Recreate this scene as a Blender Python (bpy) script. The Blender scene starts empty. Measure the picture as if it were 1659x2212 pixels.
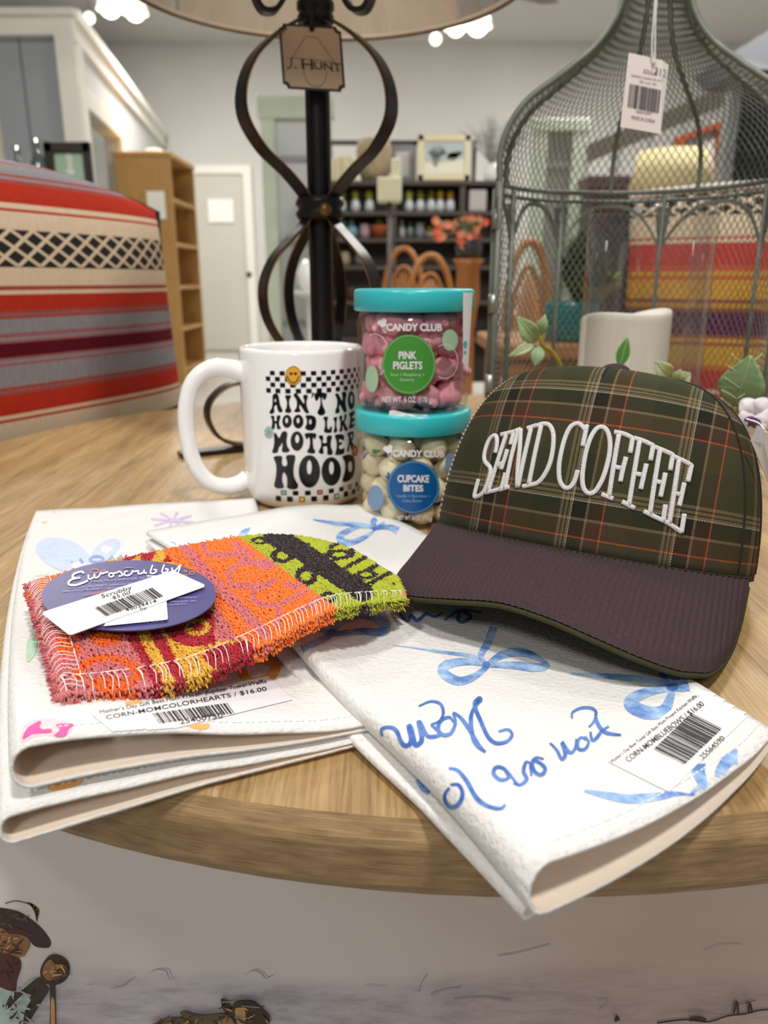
import bpy, bmesh, math, random
from mathutils import Vector, Matrix, noise
from mathutils.bvhtree import BVHTree
from mathutils.geometry import delaunay_2d_cdt
random.seed(7)
R_ = math.radians
COL = bpy.context.scene.collection
SC = bpy.context.scene
TZ = 0.75                      # height of the table top above the floor
# ------------------------------------------------------------------ camera
F_PX, CX, CY = 1663.0, 829.5, 1106.0
PITCH = R_(16.766)
EYE = Vector((0.0, 0.0, TZ + 0.152))
cam_d = bpy.data.cameras.new('camera'); cam = bpy.data.objects.new('camera', cam_d); COL.objects.link(cam)
cam.location = EYE; cam.rotation_euler = (R_(90) - PITCH, 0, 0)
cam_d.sensor_fit = 'VERTICAL'; cam_d.sensor_height = 36.0; cam_d.lens = 36.0 * F_PX / 2212.0
cam_d.clip_start = 0.01; cam_d.clip_end = 60
cam_d.dof.use_dof = True; cam_d.dof.focus_distance = 0.305; cam_d.dof.aperture_fstop = 12.5
SC.camera = cam
# ------------------------------------------------------------------ world, lights, exposure
W = bpy.data.worlds.new('world'); SC.world = W; W.use_nodes = True
bg = W.node_tree.nodes['Background']; bg.inputs[0].default_value = (1.0, 0.98, 0.955, 1); bg.inputs[1].default_value = 0.36
def area(name, loc, target, size, power, col=(1, 0.965, 0.915)):
    d = bpy.data.lights.new(name, 'AREA'); d.shape = 'DISK'; d.size = size; d.energy = power; d.color = col
    o = bpy.data.objects.new(name, d); COL.objects.link(o); o.location = loc
    o.rotation_euler = (Vector(target) - Vector(loc)).to_track_quat('-Z', 'Y').to_euler(); return o
area('ceiling_lamp_front', (0.45, -0.55, 3.1), (0.0, 0.4, TZ), 0.26, 80)
area('fill_light_front', (-0.5, -2.6, 2.9), (0.0, 0.4, TZ), 0.5, 54)  # added low fill light, brightens the canvas and the jar fronts
area('ceiling_lamp_side', (-1.1, -0.35, 3.1), (0.0, 0.5, TZ), 0.32, 42)
area('ceiling_lamp_behind', (0.5, 2.0, 3.3), (0.1, 1.2, TZ), 0.4, 30)
area('ceiling_lamp_left', (-1.5, 3.0, 3.4), (-1.4, 3.3, 0), 0.6, 95)
area('ceiling_lamp_right', (1.6, 3.6, 3.4), (1.5, 3.9, 0), 0.6, 150)
area('ceiling_lamp_far_left', (-2.0, 7.6, 3.4), (-1.9, 7.9, 0), 0.8, 240)
area('ceiling_lamp_far_right', (2.2, 7.6, 3.4), (2.0, 7.9, 0), 0.8, 240)
SC.view_settings.view_transform = 'Standard'; SC.view_settings.look = 'None'
SC.view_settings.exposure = -0.98; SC.view_settings.gamma = 1.0; SC.view_settings.use_curve_mapping = False
SC.cycles.max_bounces = 8; SC.cycles.transparent_max_bounces = 24; SC.cycles.caustics_reflective = False; SC.cycles.caustics_refractive = False

# ------------------------------------------------------------------ photograph geometry helpers
CP, SP = math.cos(PITCH), math.sin(PITCH)
def ray(px, py):
    d = (py - CY) / F_PX
    return Vector(((px - CX) / F_PX, CP - d * SP, -SP - d * CP))
def G(px, py, z=0.0):
    r = ray(px, py); return EYE + r * ((TZ + z - EYE.z) / r.z)
def Y(px, py, y):
    r = ray(px, py); return EYE + r * (y / r.y)
def on_plane(px, py, p, n):
    r = ray(px, py); return EYE + r * ((p - EYE).dot(n) / r.dot(n))

# ------------------------------------------------------------------ materials
MATS = {}
def srgb(c):
    if isinstance(c, str):
        c = [int(c[i:i + 2], 16) / 255 for i in (0, 2, 4)]
    return tuple((x / 12.92 if x <= 0.04045 else ((x + 0.055) / 1.055) ** 2.4) for x in c)
def M(name, c=None, rough=0.5, metal=0.0, spec=0.5, var=None, bump=None, emit=None, alpha=None, coat=0, attr=None, sheen=0, sss=0):
    """var=(scale, amount[, stretch]) colour noise; bump=(scale, strength, distance[, stretch])"""
    if name in MATS: return MATS[name]
    m = bpy.data.materials.new(name); MATS[name] = m; m.use_nodes = True
    nt = m.node_tree; b = nt.nodes['Principled BSDF']
    if c is None: c = 'ffffff'
    lin = srgb(c)
    b.inputs['Base Color'].default_value = (*lin, 1); b.inputs['Roughness'].default_value = rough
    b.inputs['Metallic'].default_value = metal; b.inputs['Specular IOR Level'].default_value = spec
    if coat: b.inputs['Coat Weight'].default_value = coat; b.inputs['Coat Roughness'].default_value = 0.05
    if sheen: b.inputs['Sheen Weight'].default_value = sheen
    if sss: b.inputs['Subsurface Weight'].default_value = sss; b.inputs['Subsurface Radius'].default_value = (0.01, 0.008, 0.005)
    if alpha is not None: b.inputs['Alpha'].default_value = alpha
    if emit: b.inputs['Emission Color'].default_value = (*srgb(emit[0]), 1); b.inputs['Emission Strength'].default_value = emit[1]
    src = None
    if attr:
        a = nt.nodes.new('ShaderNodeAttribute'); a.attribute_name = attr; src = a.outputs['Color']
        nt.links.new(src, b.inputs['Base Color'])
    def coord(stretch):
        tc = nt.nodes.new('ShaderNodeTexCoord'); mp = nt.nodes.new('ShaderNodeMapping')
        mp.inputs['Scale'].default_value = stretch; nt.links.new(tc.outputs['Object'], mp.inputs[0]); return mp.outputs[0]
    if var:
        n = nt.nodes.new('ShaderNodeTexNoise'); n.inputs['Scale'].default_value = var[0]; n.inputs['Detail'].default_value = 4
        nt.links.new(coord(var[2] if len(var) > 2 else (1, 1, 1)), n.inputs['Vector'])
        mx = nt.nodes.new('ShaderNodeMix'); mx.data_type = 'RGBA'; mx.blend_type = 'OVERLAY'
        mx.inputs['Factor'].default_value = var[1]
        if src: nt.links.new(src, mx.inputs['A'])
        else: mx.inputs['A'].default_value = (*lin, 1)
        nt.links.new(n.outputs['Fac'], mx.inputs['B']); nt.links.new(mx.outputs['Result'], b.inputs['Base Color'])
    if bump:
        n = nt.nodes.new('ShaderNodeTexNoise'); n.inputs['Scale'].default_value = bump[0]; n.inputs['Detail'].default_value = 3
        nt.links.new(coord(bump[3] if len(bump) > 3 else (1, 1, 1)), n.inputs['Vector'])
        bp = nt.nodes.new('ShaderNodeBump'); bp.inputs['Strength'].default_value = bump[1]; bp.inputs['Distance'].default_value = bump[2]
        nt.links.new(n.outputs['Fac'], bp.inputs['Height']); nt.links.new(bp.outputs[0], b.inputs['Normal'])
    return m
def nodes_of(m): return m.node_tree, m.node_tree.nodes['Principled BSDF']
def ramp(nt, fac, stops, interp='LINEAR'):
    if len(stops) > 30:
        a, c = stops[:28], stops[28:]; t = c[0][0]
        return mixc(nt, math_(nt, 'GREATER_THAN', fac, t), ramp(nt, fac, a, interp), ramp(nt, fac, [(0, c[0][1])] + c[1:], interp))
    r = nt.nodes.new('ShaderNodeValToRGB'); r.color_ramp.interpolation = interp
    e = r.color_ramp.elements
    while len(e) > 1: e.remove(e[-1])
    e[0].position = stops[0][0]; e[0].color = (*srgb(stops[0][1]), 1)
    for p, c in stops[1:]:
        k = e.new(p); k.color = (*srgb(c), 1)
    nt.links.new(fac, r.inputs[0]); return r.outputs[0]
def math_(nt, op, a, b=None):
    n = nt.nodes.new('ShaderNodeMath'); n.operation = op
    for i, v in enumerate((a, b)):
        if v is None: continue
        if isinstance(v, (int, float)): n.inputs[i].default_value = v
        else: nt.links.new(v, n.inputs[i])
    return n.outputs[0]
def mixc(nt, fac, a, b, mode='MIX'):
    n = nt.nodes.new('ShaderNodeMix'); n.data_type = 'RGBA'; n.blend_type = mode
    for k, v in (('Factor', fac), ('A', a), ('B', b)):
        if isinstance(v, (int, float)): n.inputs[k].default_value = v
        elif isinstance(v, str): n.inputs[k].default_value = (*srgb(v), 1)
        else: nt.links.new(v, n.inputs[k])
    return n.outputs['Result']
def glassy(name, tint='ffffff', gloss=0.12, rough=0.03, k=0.5):
    if name in MATS: return MATS[name]
    m = bpy.data.materials.new(name); MATS[name] = m; m.use_nodes = True; nt = m.node_tree
    for n in list(nt.nodes): nt.nodes.remove(n)
    o = nt.nodes.new('ShaderNodeOutputMaterial'); t = nt.nodes.new('ShaderNodeBsdfTransparent'); g = nt.nodes.new('ShaderNodeBsdfGlossy')
    t.inputs[0].default_value = (*srgb(tint), 1); g.inputs['Roughness'].default_value = rough
    lw = nt.nodes.new('ShaderNodeLayerWeight'); lw.inputs[0].default_value = 0.35
    f = math_(nt, 'MULTIPLY_ADD', lw.outputs['Fresnel'], k); nt.nodes[-1].inputs[2].default_value = gloss * 0.25
    mx = nt.nodes.new('ShaderNodeMixShader'); nt.links.new(f, mx.inputs[0]); nt.links.new(t.outputs[0], mx.inputs[1]); nt.links.new(g.outputs[0], mx.inputs[2])
    nt.links.new(mx.outputs[0], o.inputs[0]); return m

# ------------------------------------------------------------------ mesh helpers
def wloc(o):
    v = Vector((0, 0, 0))
    while o: v += o.location; o = o.parent
    return v
def obj(name, V, Fc, mat, parent=None, smooth=True, mi=None, uv=None, col=None, solid=None, sub=0, origin=None):
    """one mesh object; V in world coordinates"""
    V = [Vector(v) for v in V]
    if parent is not None: org = wloc(parent)
    elif origin is not None: org = Vector(origin)
    else:
        xs = [v.x for v in V]; ys = [v.y for v in V]
        org = Vector(((min(xs) + max(xs)) / 2, (min(ys) + max(ys)) / 2, min(v.z for v in V)))
    me = bpy.data.meshes.new(name); me.from_pydata([v - org for v in V], [], Fc)
    ms = mat if isinstance(mat, (list, tuple)) else [mat]
    for m in ms: me.materials.append(m)
    if mi: me.polygons.foreach_set('material_index', mi)
    if smooth: me.polygons.foreach_set('use_smooth', [True] * len(me.polygons))
    if uv:
        l = me.uv_layers.new(name='UVMap')
        for lp in me.loops: l.data[lp.index].uv = uv[lp.vertex_index]
    if col:
        a = me.color_attributes.new('Col', 'FLOAT_COLOR', 'POINT')
        for i, c in enumerate(col): a.data[i].color = (*c, 1)
    me.validate(); me.update()
    o = bpy.data.objects.new(name, me); COL.objects.link(o)
    if parent is not None: o.parent = parent
    else: o.location = org
    if solid:
        md = o.modifiers.new('s', 'SOLIDIFY'); md.thickness = solid; md.offset = -1
    if sub:
        md = o.modifiers.new('u', 'SUBSURF'); md.levels = sub; md.render_levels = sub
    return o
def tag(o, label, cat, group=None):
    o['label'] = label; o['category'] = cat
    if group: o['group'] = group
    return o
def thing(name, label, cat, loc, group=None):
    o = bpy.data.objects.new(name, None); COL.objects.link(o); o.location = loc; o.empty_display_size = 0.02
    return tag(o, label, cat, group)
def struct(o): o['kind'] = 'structure'; return o
class MB:
    def __init__(s): s.V = []; s.F = []; s.mi = []; s.col = []
    def add(s, V, Fc, m=0, c=None):
        if any(v is None for v in V):
            Fc = [f for f in Fc if all(V[i] is not None for i in f)]; V = [EYE if v is None else v for v in V]
            us = sorted({i for f in Fc for i in f}); ix = {q: i for i, q in enumerate(us)}; V = [V[i] for i in us]; Fc = [tuple(ix[i] for i in f) for f in Fc]
        k = len(s.V); s.V += [Vector(v) for v in V]; s.F += [tuple(i + k for i in f) for f in Fc]; s.mi += [m] * len(Fc)
        if c is not None: s.col += [c] * len(V)
        return s
    def build(s, name, mat, parent=None, **k):
        return obj(name, s.V, s.F, mat, parent, mi=s.mi if isinstance(mat, (list, tuple)) else None, col=s.col or None, **k)
def box(x0, x1, y0, y1, z0, z1):
    V = [(x, y, z) for z in (z0, z1) for y in (y0, y1) for x in (x0, x1)]
    return V, [(0, 2, 3, 1), (4, 5, 7, 6), (0, 1, 5, 4), (2, 6, 7, 3), (0, 4, 6, 2), (1, 3, 7, 5)]
def bevbox(x0, x1, y0, y1, z0, z1, r, seg=2):
    bm = bmesh.new(); V, Fc = box(x0, x1, y0, y1, z0, z1); vs = [bm.verts.new(v) for v in V]
    for f in Fc: bm.faces.new([vs[i] for i in f])
    bmesh.ops.bevel(bm, geom=list(bm.edges), offset=r, segments=seg, profile=0.5, affect='EDGES')
    bm.verts.index_update(); o = [tuple(v.co) for v in bm.verts], [tuple(v.index for v in f.verts) for f in bm.faces]; bm.free(); return o
def xf(g, mat): return [mat @ Vector(v) for v in g[0]], g[1]
def lathe(prof, c, n=48, closed=False):
    """prof: list of (r, z); c: (x, y, z0)"""
    V = []; Fc = []; k = len(prof)
    for i in range(n):
        a = 2 * math.pi * i / n
        for r, z in prof: V.append((c[0] + r * math.cos(a), c[1] + r * math.sin(a), c[2] + z))
    for i in range(n):
        j = (i + 1) % n
        for q in range(k - 1 + (1 if closed else 0)):
            q2 = (q + 1) % k; Fc.append((i * k + q, j * k + q, j * k + q2, i * k + q2))
    return V, Fc
def cr(P, n=6, closed=False):
    """Catmull-Rom through P (any dimension)"""
    P = [Vector(p) for p in P]; L = len(P); out = []
    rng = range(L if closed else L - 1)
    for i in rng:
        if closed: a, b, c, d = P[(i - 1) % L], P[i], P[(i + 1) % L], P[(i + 2) % L]
        else: a, b, c, d = P[max(i - 1, 0)], P[i], P[i + 1], P[min(i + 2, L - 1)]
        for k in range(n):
            t = k / n
            out.append(0.5 * ((2 * b) + (c - a) * t + (2 * a - 5 * b + 4 * c - d) * t * t + (3 * b - a - 3 * c + d) * t ** 3))
    if not closed: out.append(P[-1])
    return out
def tube(P, r, n=6, closed=False, ry=None, up=None, caps=True):
    """tube along P; r number or list; ry flattens in the second direction"""
    P = [Vector(p) for p in P]; L = len(P); V = []; Fc = []
    u = Vector(up) if up else Vector((0.01, 0.02, 1))
    for i, p in enumerate(P):
        a = P[(i - 1) % L] if (closed or i > 0) else P[i]; b = P[(i + 1) % L] if (closed or i < L - 1) else P[i]
        t = (b - a).normalized()
        s = t.cross(u)
        if s.length < 1e-4: s = t.cross(Vector((1, 0, 0)))
        s.normalize(); w = s.cross(t).normalized()
        if not up: u = w
        ra = r[i] if isinstance(r, (list, tuple)) else r; rb = ra if ry is None else (ry[i] if isinstance(ry, (list, tuple)) else ry)
        for k in range(n):
            q = 2 * math.pi * k / n; V.append(p + s * (ra * math.cos(q)) + w * (rb * math.sin(q)))
    for i in range(L if closed else L - 1):
        j = (i + 1) % L
        for k in range(n):
            k2 = (k + 1) % n; Fc.append((i * n + k, i * n + k2, j * n + k2, j * n + k))
    if caps and not closed: Fc.append(tuple(range(n - 1, -1, -1))); Fc.append(tuple((L - 1) * n + k for k in range(n)))
    return V, Fc
def bar(P, w, t, up):
    """flat strap along P: w across (along 'up' x tangent ... 'up' is the wide direction), t thick; up may be list"""
    P = [Vector(p) for p in P]; V = []; Fc = []; L = len(P)
    for i, p in enumerate(P):
        tn = (P[min(i + 1, L - 1)] - P[max(i - 1, 0)]).normalized(); u = Vector(up[i] if isinstance(up, list) else up).normalized()
        nn = tn.cross(u).normalized()
        for a, b in ((-1, -1), (1, -1), (1, 1), (-1, 1)): V.append(p + u * (w / 2 * a) + nn * (t / 2 * b))
    for i in range(L - 1):
        for k in range(4): Fc.append((4 * i + k, 4 * i + (k + 1) % 4, 4 * i + 4 + (k + 1) % 4, 4 * i + 4 + k))
    Fc += [(3, 2, 1, 0), tuple(4 * (L - 1) + k for k in range(4))]
    return V, Fc
def ball(c, rx, ry=None, rz=None, nu=12, nv=8, rot=None, lump=0, seed=0):
    ry = ry or rx; rz = rz or rx; V = []; Fc = []
    for j in range(nv + 1):
        th = math.pi * j / nv
        for i in range(nu):
            ph = 2 * math.pi * i / nu; d = Vector((math.sin(th) * math.cos(ph), math.sin(th) * math.sin(ph), math.cos(th)))
            k = 1 + (lump * noise.noise(d * 1.7 + Vector((seed * 3.1, seed, 0))) if lump else 0)
            v = Vector((d.x * rx * k, d.y * ry * k, d.z * rz * k))
            if rot: v = rot @ v
            V.append(v + Vector(c))
    for j in range(nv):
        for i in range(nu):
            i2 = (i + 1) % nu; Fc.append((j * nu + i, (j + 1) * nu + i, (j + 1) * nu + i2, j * nu + i2))
    return V, Fc
def grid(fn, nu, nv, closed_u=False):
    V = []; Fc = []; cu = nu if closed_u else nu + 1
    for j in range(nv + 1):
        for i in range(cu): V.append(Vector(fn(i / nu, j / nv)))
    for j in range(nv):
        for i in range(nu):
            i2 = (i + 1) % cu if closed_u else i + 1
            Fc.append((j * cu + i, j * cu + i2, (j + 1) * cu + i2, (j + 1) * cu + i))
    return V, Fc
def bvh(g): return BVHTree.FromPolygons([Vector(v) for v in g[0]], g[1])
def caster(tree, eps):
    def f(px, py):
        r = ray(px, py).normalized(); h = tree.ray_cast(EYE, r)
        if h[0] is None:
            return None
        n = h[1] if h[1].dot(r) < 0 else -h[1]
        return h[0] + n * eps
    return f
def cyl_caster(c, rad, eps):
    def f(px, py):
        r = ray(px, py); dx, dy = r.x, r.y; ox, oy = EYE.x - c[0], EYE.y - c[1]; rr = rad + eps
        A = dx * dx + dy * dy; B = ox * dx + oy * dy; D = B * B - A * (ox * ox + oy * oy - rr * rr)
        if D < 0: D = 0
        return EYE + r * ((-B - math.sqrt(D)) / A)
    return f
def plane_caster(p, n, eps=0):
    n = n.normalized()
    if n.dot(EYE - p) < 0: n = -n
    return lambda px, py: on_plane(px, py, p + n * eps, n)
# prints: shapes traced in photograph pixels and laid on a real surface
def stroke(mb, pts, w, cast, n=5, m=0, closed=False, smooth=True):
    P = cr([(x, y, 0) for x, y in pts], n, closed) if smooth else [Vector((x, y, 0)) for x, y in pts]
    L = len(P); V = []; ok = []
    for i, p in enumerate(P):
        a = P[(i - 1) % L] if closed or i else p; b = P[(i + 1) % L] if closed or i < L - 1 else p
        t = b - a
        if t.length < 1e-6: t = Vector((1, 0, 0))
        t.normalize(); s = Vector((-t.y, t.x, 0)); f = i / max(L - 1, 1)
        ww = w(f) if callable(w) else w
        q = [cast(p.x + s.x * ww / 2 * k, p.y + s.y * ww / 2 * k) for k in (-1, 0, 1)]
        V.append(q)
    for i in range(L if closed else L - 1):
        a, b = V[i], V[(i + 1) % L]
        if None in a or None in b: continue
        mb.add(a + b, [(0, 1, 4, 3), (1, 2, 5, 4)], m)
def poly(mb, outer, cast, holes=(), m=0, step=None, smooth=0, hsmooth=None):
    O = [Vector((x, y)) for x, y in outer]
    if smooth: O = [Vector((v.x, v.y)) for v in cr([(x, y, 0) for x, y in outer], smooth, True)]
    pts = list(O); faces = [list(range(len(O)))]
    H = []
    for h in holes:
        hh = [Vector((x, y)) for x, y in h]; H.append(hh)
        k = len(pts); pts += hh; faces.append(list(range(k, k + len(hh))))
    def inside(p, Q):
        c = False; j = len(Q) - 1
        for i in range(len(Q)):
            if (Q[i].y > p.y) != (Q[j].y > p.y) and p.x < (Q[j].x - Q[i].x) * (p.y - Q[i].y) / (Q[j].y - Q[i].y) + Q[i].x: c = not c
            j = i
        return c
    if step:
        x0 = min(p.x for p in O); x1 = max(p.x for p in O); y0 = min(p.y for p in O); y1 = max(p.y for p in O)
        x = x0 + step / 2
        while x < x1:
            y = y0 + step / 2
            while y < y1:
                p = Vector((x, y))
                if inside(p, O) and not any(inside(p, h) for h in H): pts.append(p)
                y += step
            x += step
    vs, _, fs, _, _, _ = delaunay_2d_cdt(pts, [], faces, 1, 1e-5)
    W3 = [cast(v.x, v.y) for v in vs]
    out = []
    for f in fs:
        c = sum((vs[i] for i in f), Vector((0, 0))) / len(f)
        if not inside(c, O) or any(inside(c, h) for h in H) or any(W3[i] is None for i in f): continue
        out.append(tuple(f))
    k = [w if w is not None else EYE for w in W3]
    used = sorted({i for f in out for i in f}); ix = {q: i for i, q in enumerate(used)}
    mb.add([k[i] for i in used], [tuple(ix[i] for i in f) for f in out], m)
def ell(cx, cy, rx, ry, n=36, rot=0):
    c, s = math.cos(rot), math.sin(rot)
    return [(cx + rx * math.cos(t) * c - ry * math.sin(t) * s, cy + rx * math.cos(t) * s + ry * math.sin(t) * c) for t in (2 * math.pi * i / n for i in range(n))]
_TX = {}
def text_geo(s, bold=0.0, shear=0.0):
    k = (s, bold, shear)
    if k in _TX: return _TX[k]
    cu = bpy.data.curves.new('t', 'FONT'); cu.body = s; cu.size = 1; cu.offset = bold; cu.shear = shear; cu.resolution_u = 3
    o = bpy.data.objects.new('t', cu); COL.objects.link(o); bpy.context.view_layer.update()
    me = o.evaluated_get(bpy.context.evaluated_depsgraph_get()).to_mesh()
    V = [(v.co.x, v.co.y) for v in me.vertices]; Fc = [tuple(p.vertices) for p in me.polygons]
    o.evaluated_get(bpy.context.evaluated_depsgraph_get()).to_mesh_clear()
    bpy.data.objects.remove(o); bpy.data.curves.remove(cu)
    x0 = min(v[0] for v in V); x1 = max(v[0] for v in V)
    V = [((x - x0) / (x1 - x0), y / 0.72) for x, y in V]     # width -> 0..1, cap height -> 0..1
    _TX[k] = (V, Fc); return _TX[k]
def text(mb, s, fn, m=0, bold=0.0, shear=0.0):
    """fn(u, v): u 0..1 along the line, v 0..1 from the base line to cap height"""
    V, Fc = text_geo(s, bold, shear); mb.add([fn(x, y) for x, y in V], Fc, m)
def lin(p0, p1, p2):
    """pixel frame: p0 origin, p1 end of base line, p2 top of the first letter"""
    return lambda u, v: (p0[0] + (p1[0] - p0[0]) * u + (p2[0] - p0[0]) * v, p0[1] + (p1[1] - p0[1]) * u + (p2[1] - p0[1]) * v)
def on(cast, fr): return lambda u, v: cast(*fr(u, v))
def barcode(mb, fn, m=0, n=30, seed=3):
    rr = random.Random(seed); x = 0; ws = []
    for i in range(n): ws.append((rr.choice([1, 1, 2, 3]), rr.choice([1, 1, 2])))
    tot = sum(a + b for a, b in ws)
    for a, b in ws:
        u0, u1 = x / tot, (x + a) / tot; x += a + b
        mb.add([fn(u0, 0), fn(u1, 0), fn(u1, 1), fn(u0, 1)], [(0, 1, 2, 3)], m)
def smooth01(x): x = max(0, min(1, x)); return x * x * (3 - 2 * x)
INK = M('black_ink', '1b1a1c', 0.55)
# ================================================================== THE ROOM
WALLM = M('painted_wall', 'c9c8c4', 0.7, var=(1.3, 0.12), bump=(40, 0.05, 0.01))
TRIM = M('white_trim', 'e9e6dd', 0.45)
def sbox(name, *a, m=None):
    V, Fc = box(*a); o = obj(name, V, Fc, m, smooth=False); return struct(o)
flm = M('floor_concrete', 'b9b5ad', 0.35, var=(0.9, 0.35), bump=(12, 0.1, 0.004))
sbox('floor', -8, 9, -1.6, 10.6, -0.1, 0.0, m=flm)
sbox('wall_back', -8, 9, 10.42, 10.6, 0, 3.62, m=WALLM)
sbox('ceiling', -8, 9, 2.4, 10.6, 3.62, 3.75, m=M('ceiling_white', 'cfcfcd', 0.7))
sbox('wall_right', 5.2, 5.35, 2.0, 10.42, 0, 3.62, m=WALLM)
# left partition wall: from the corner by the alcove to the back wall
WA = Y(155, 45, 5.97); WB = Y(350, 290, 10.3)
WA.z = WB.z = 0; WH = 2.6
wd = (WB - WA); wd.z = 0; WL = wd.length; wd.normalize(); wn = Vector((wd.y, -wd.x, 0))   # facing the room
def wallpt(s, off, z): return WA + wd * s + wn * off + Vector((0, 0, z))
def wbox(s0, s1, o0, o1, z0, z1):
    V = [wallpt(s, o, z) for z in (z0, z1) for o in (o0, o1) for s in (s0, s1)]
    return V, [(0, 1, 3, 2), (4, 6, 7, 5), (0, 4, 5, 1), (2, 3, 7, 6), (0, 2, 6, 4), (1, 5, 7, 3)]
def s_at(px):
    r = ray(px, 500); n = wn; q = EYE + r * ((WA - EYE).dot(n) / r.dot(n)); return (q - WA).dot(wd)
sA, sB = s_at(207), s_at(274)
mb = MB(); mb.add(*wbox(0, sA, -0.12, 0, 0, WH)); mb.add(*wbox(sB, WL, -0.12, 0, 0, WH)); mb.add(*wbox(sA, sB, -0.12, 0, 2.08, WH))
struct(mb.build('wall_left', M('partition_wall', 'c4c6c3', 0.6), smooth=False))
mb = MB(); mb.add(*wbox(-0.05, WL, -0.14, 0.06, WH - .02, WH + 0.05)); mb.add(*wbox(-0.05, WL, 0.0, 0.03, WH - 0.14, WH - .02)); struct(mb.build('trim_1', TRIM, smooth=False))
mb = MB(); mb.add(*wbox(sA - .14, sA, 0, 0.03, 0, 2.2)); mb.add(*wbox(sB, sB + .14, 0, 0.03, 0, 2.2)); mb.add(*wbox(sA, sB, 0, 0.03, 2.08, 2.22)); struct(mb.build('trim_2', TRIM, smooth=False))
dd = thing('door_2', 'x', 'door', wallpt((sA + sB) / 2, -0.6, 0)); del dd['label']; del dd['category']; struct(dd)
mb = MB(); mb.add(*wbox(sA, sB, -0.62, -0.58, 0, 2.08)); mb.build('door_panel', M('passage_cream', 'cfc6ac', 0.6), dd, smooth=False)
# alcove front beside the partition corner
ax1 = WA.x + 0.02; ay = WA.y
mb = MB(); mb.add(*box(ax1 - 0.13, ax1, ay - 0.06, ay + 0.1, 0, WH - .11)); mb.add(*box(-8, ax1, ay - 0.06, ay + 0.1, WH - 0.11, WH)); mb.add(*box(-8, ax1 + 0.03, ay - 0.1, ay + 0.1, WH, WH + 0.04))
struct(mb.build('trim_3', TRIM, smooth=False))
mb = MB()
for i in range(16): mb.add(*box(ax1 - 0.13 - 0.28 * (i + 1) + 0.012, ax1 - 0.13 - 0.28 * i, ay + 0.02, ay + 0.05, 0, WH - 0.11))
mb.add(*box(-8, ax1 - 0.13, ay + 0.05, ay + 0.09, 0, WH - .11))
struct(mb.build('wall_alcove', M('grey_boards', '9ea3a8', 0.55), smooth=False))
# door with a paper notice in the back wall
p0 = Y(402, 377, 10.4); p1 = Y(545, 758, 10.4)
d1 = bpy.data.objects.new('door_1', None); COL.objects.link(d1); d1.location = ((p0.x + p1.x) / 2, 10.4, 0); struct(d1)
DM = M('door_grey', 'c6c3b8', 0.5)
V, Fc = bevbox(p0.x, p1.x, 10.36, 10.41, 0.01, p0.z, 0.006, 1); obj('door_panel', V, Fc, DM, d1, smooth=False)
mb = MB()
for a in ((p1.x, p1.x + .1, 10.33, 10.42, 0, p0.z + .1), (p0.x - .1, p0.x, 10.33, 10.42, 0, p0.z + .1), (p0.x, p1.x, 10.33, 10.42, p0.z, p0.z + .1)): mb.add(*box(*a))
mb.build('door_frame', TRIM, d1, smooth=False)
k = Y(538, 593, 10.33); mb = MB(); mb.add(*ball(k, .035)); mb.add(*lathe([(0.0, 0), (.02, 0), (.02, .05), (0, .05)], (k.x, k.y, k.z - .02), 10)); mb.build('door_handle', M('dark_metal', '2b2726', 0.4, 0.7), d1)
q0 = Y(448, 430, 10.34); q1 = Y(506, 481, 10.34)
V, Fc = box(q0.x, q1.x, 10.335, 10.345, q1.z, q0.z); tag(obj('paper_notice', V, Fc, M('paper_white', 'f4f3ee', 0.6), smooth=False), 'white paper notice taped to the grey door', 'notice')

# ================================================================== THE ROUND TABLE
TC = Vector((0.0485, 0.632, 0)); TR = 0.4445
wood = bpy.data.materials.new('oak_top'); wood.use_nodes = True; nt, b = nodes_of(wood); MATS['oak_top'] = wood
tc = nt.nodes.new('ShaderNodeTexCoord')
def noise_n(nt, vec, scale, stretch, detail=4, rough=.55):
    mp = nt.nodes.new('ShaderNodeMapping'); mp.inputs['Scale'].default_value = stretch; nt.links.new(vec, mp.inputs[0])
    n = nt.nodes.new('ShaderNodeTexNoise'); n.inputs['Scale'].default_value = scale; n.inputs['Detail'].default_value = detail; n.inputs['Roughness'].default_value = rough
    nt.links.new(mp.outputs[0], n.inputs['Vector']); return n.outputs['Fac']
sep = nt.nodes.new('ShaderNodeSeparateXYZ'); nt.links.new(tc.outputs['Object'], sep.inputs[0])
g1 = noise_n(nt, tc.outputs['Object'], 9, (7, 0.55, 1)); g2 = noise_n(nt, tc.outputs['Object'], 60, (10, 0.45, 1), 3)
c1 = ramp(nt, g1, [(0.3, '8a6d45'), (0.5, 'a98b5c'), (0.72, 'c2a677')])
c2 = mixc(nt, 0.35, c1, ramp(nt, g2, [(0.35, '6f5433'), (0.6, 'c3a87b')]))
pl = math_(nt, 'FRACT', math_(nt, 'MULTIPLY', math_(nt, 'ADD', sep.outputs['X'], 3.02), 8.0)); pid = math_(nt, 'FLOOR', math_(nt, 'MULTIPLY', math_(nt, 'ADD', sep.outputs['X'], 3.02), 8.0))
wn_ = nt.nodes.new('ShaderNodeTexWhiteNoise'); wn_.noise_dimensions = '1D'; nt.links.new(pid, wn_.inputs['W'])
c3 = mixc(nt, 0.22, c2, ramp(nt, wn_.outputs['Value'], [(0, '7a5d38'), (1, 'd9c296')]), 'OVERLAY')
seam = math_(nt, 'LESS_THAN', pl, 0.012)
c4 = mixc(nt, math_(nt, 'MULTIPLY', seam, 0.55), c3, '5b4325')
ww = noise_n(nt, tc.outputs['Object'], 22, (9, 0.35, 1), 5, .7); wm = ramp(nt, ww, [(0.60, '000000'), (0.72, 'ffffff')])
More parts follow.
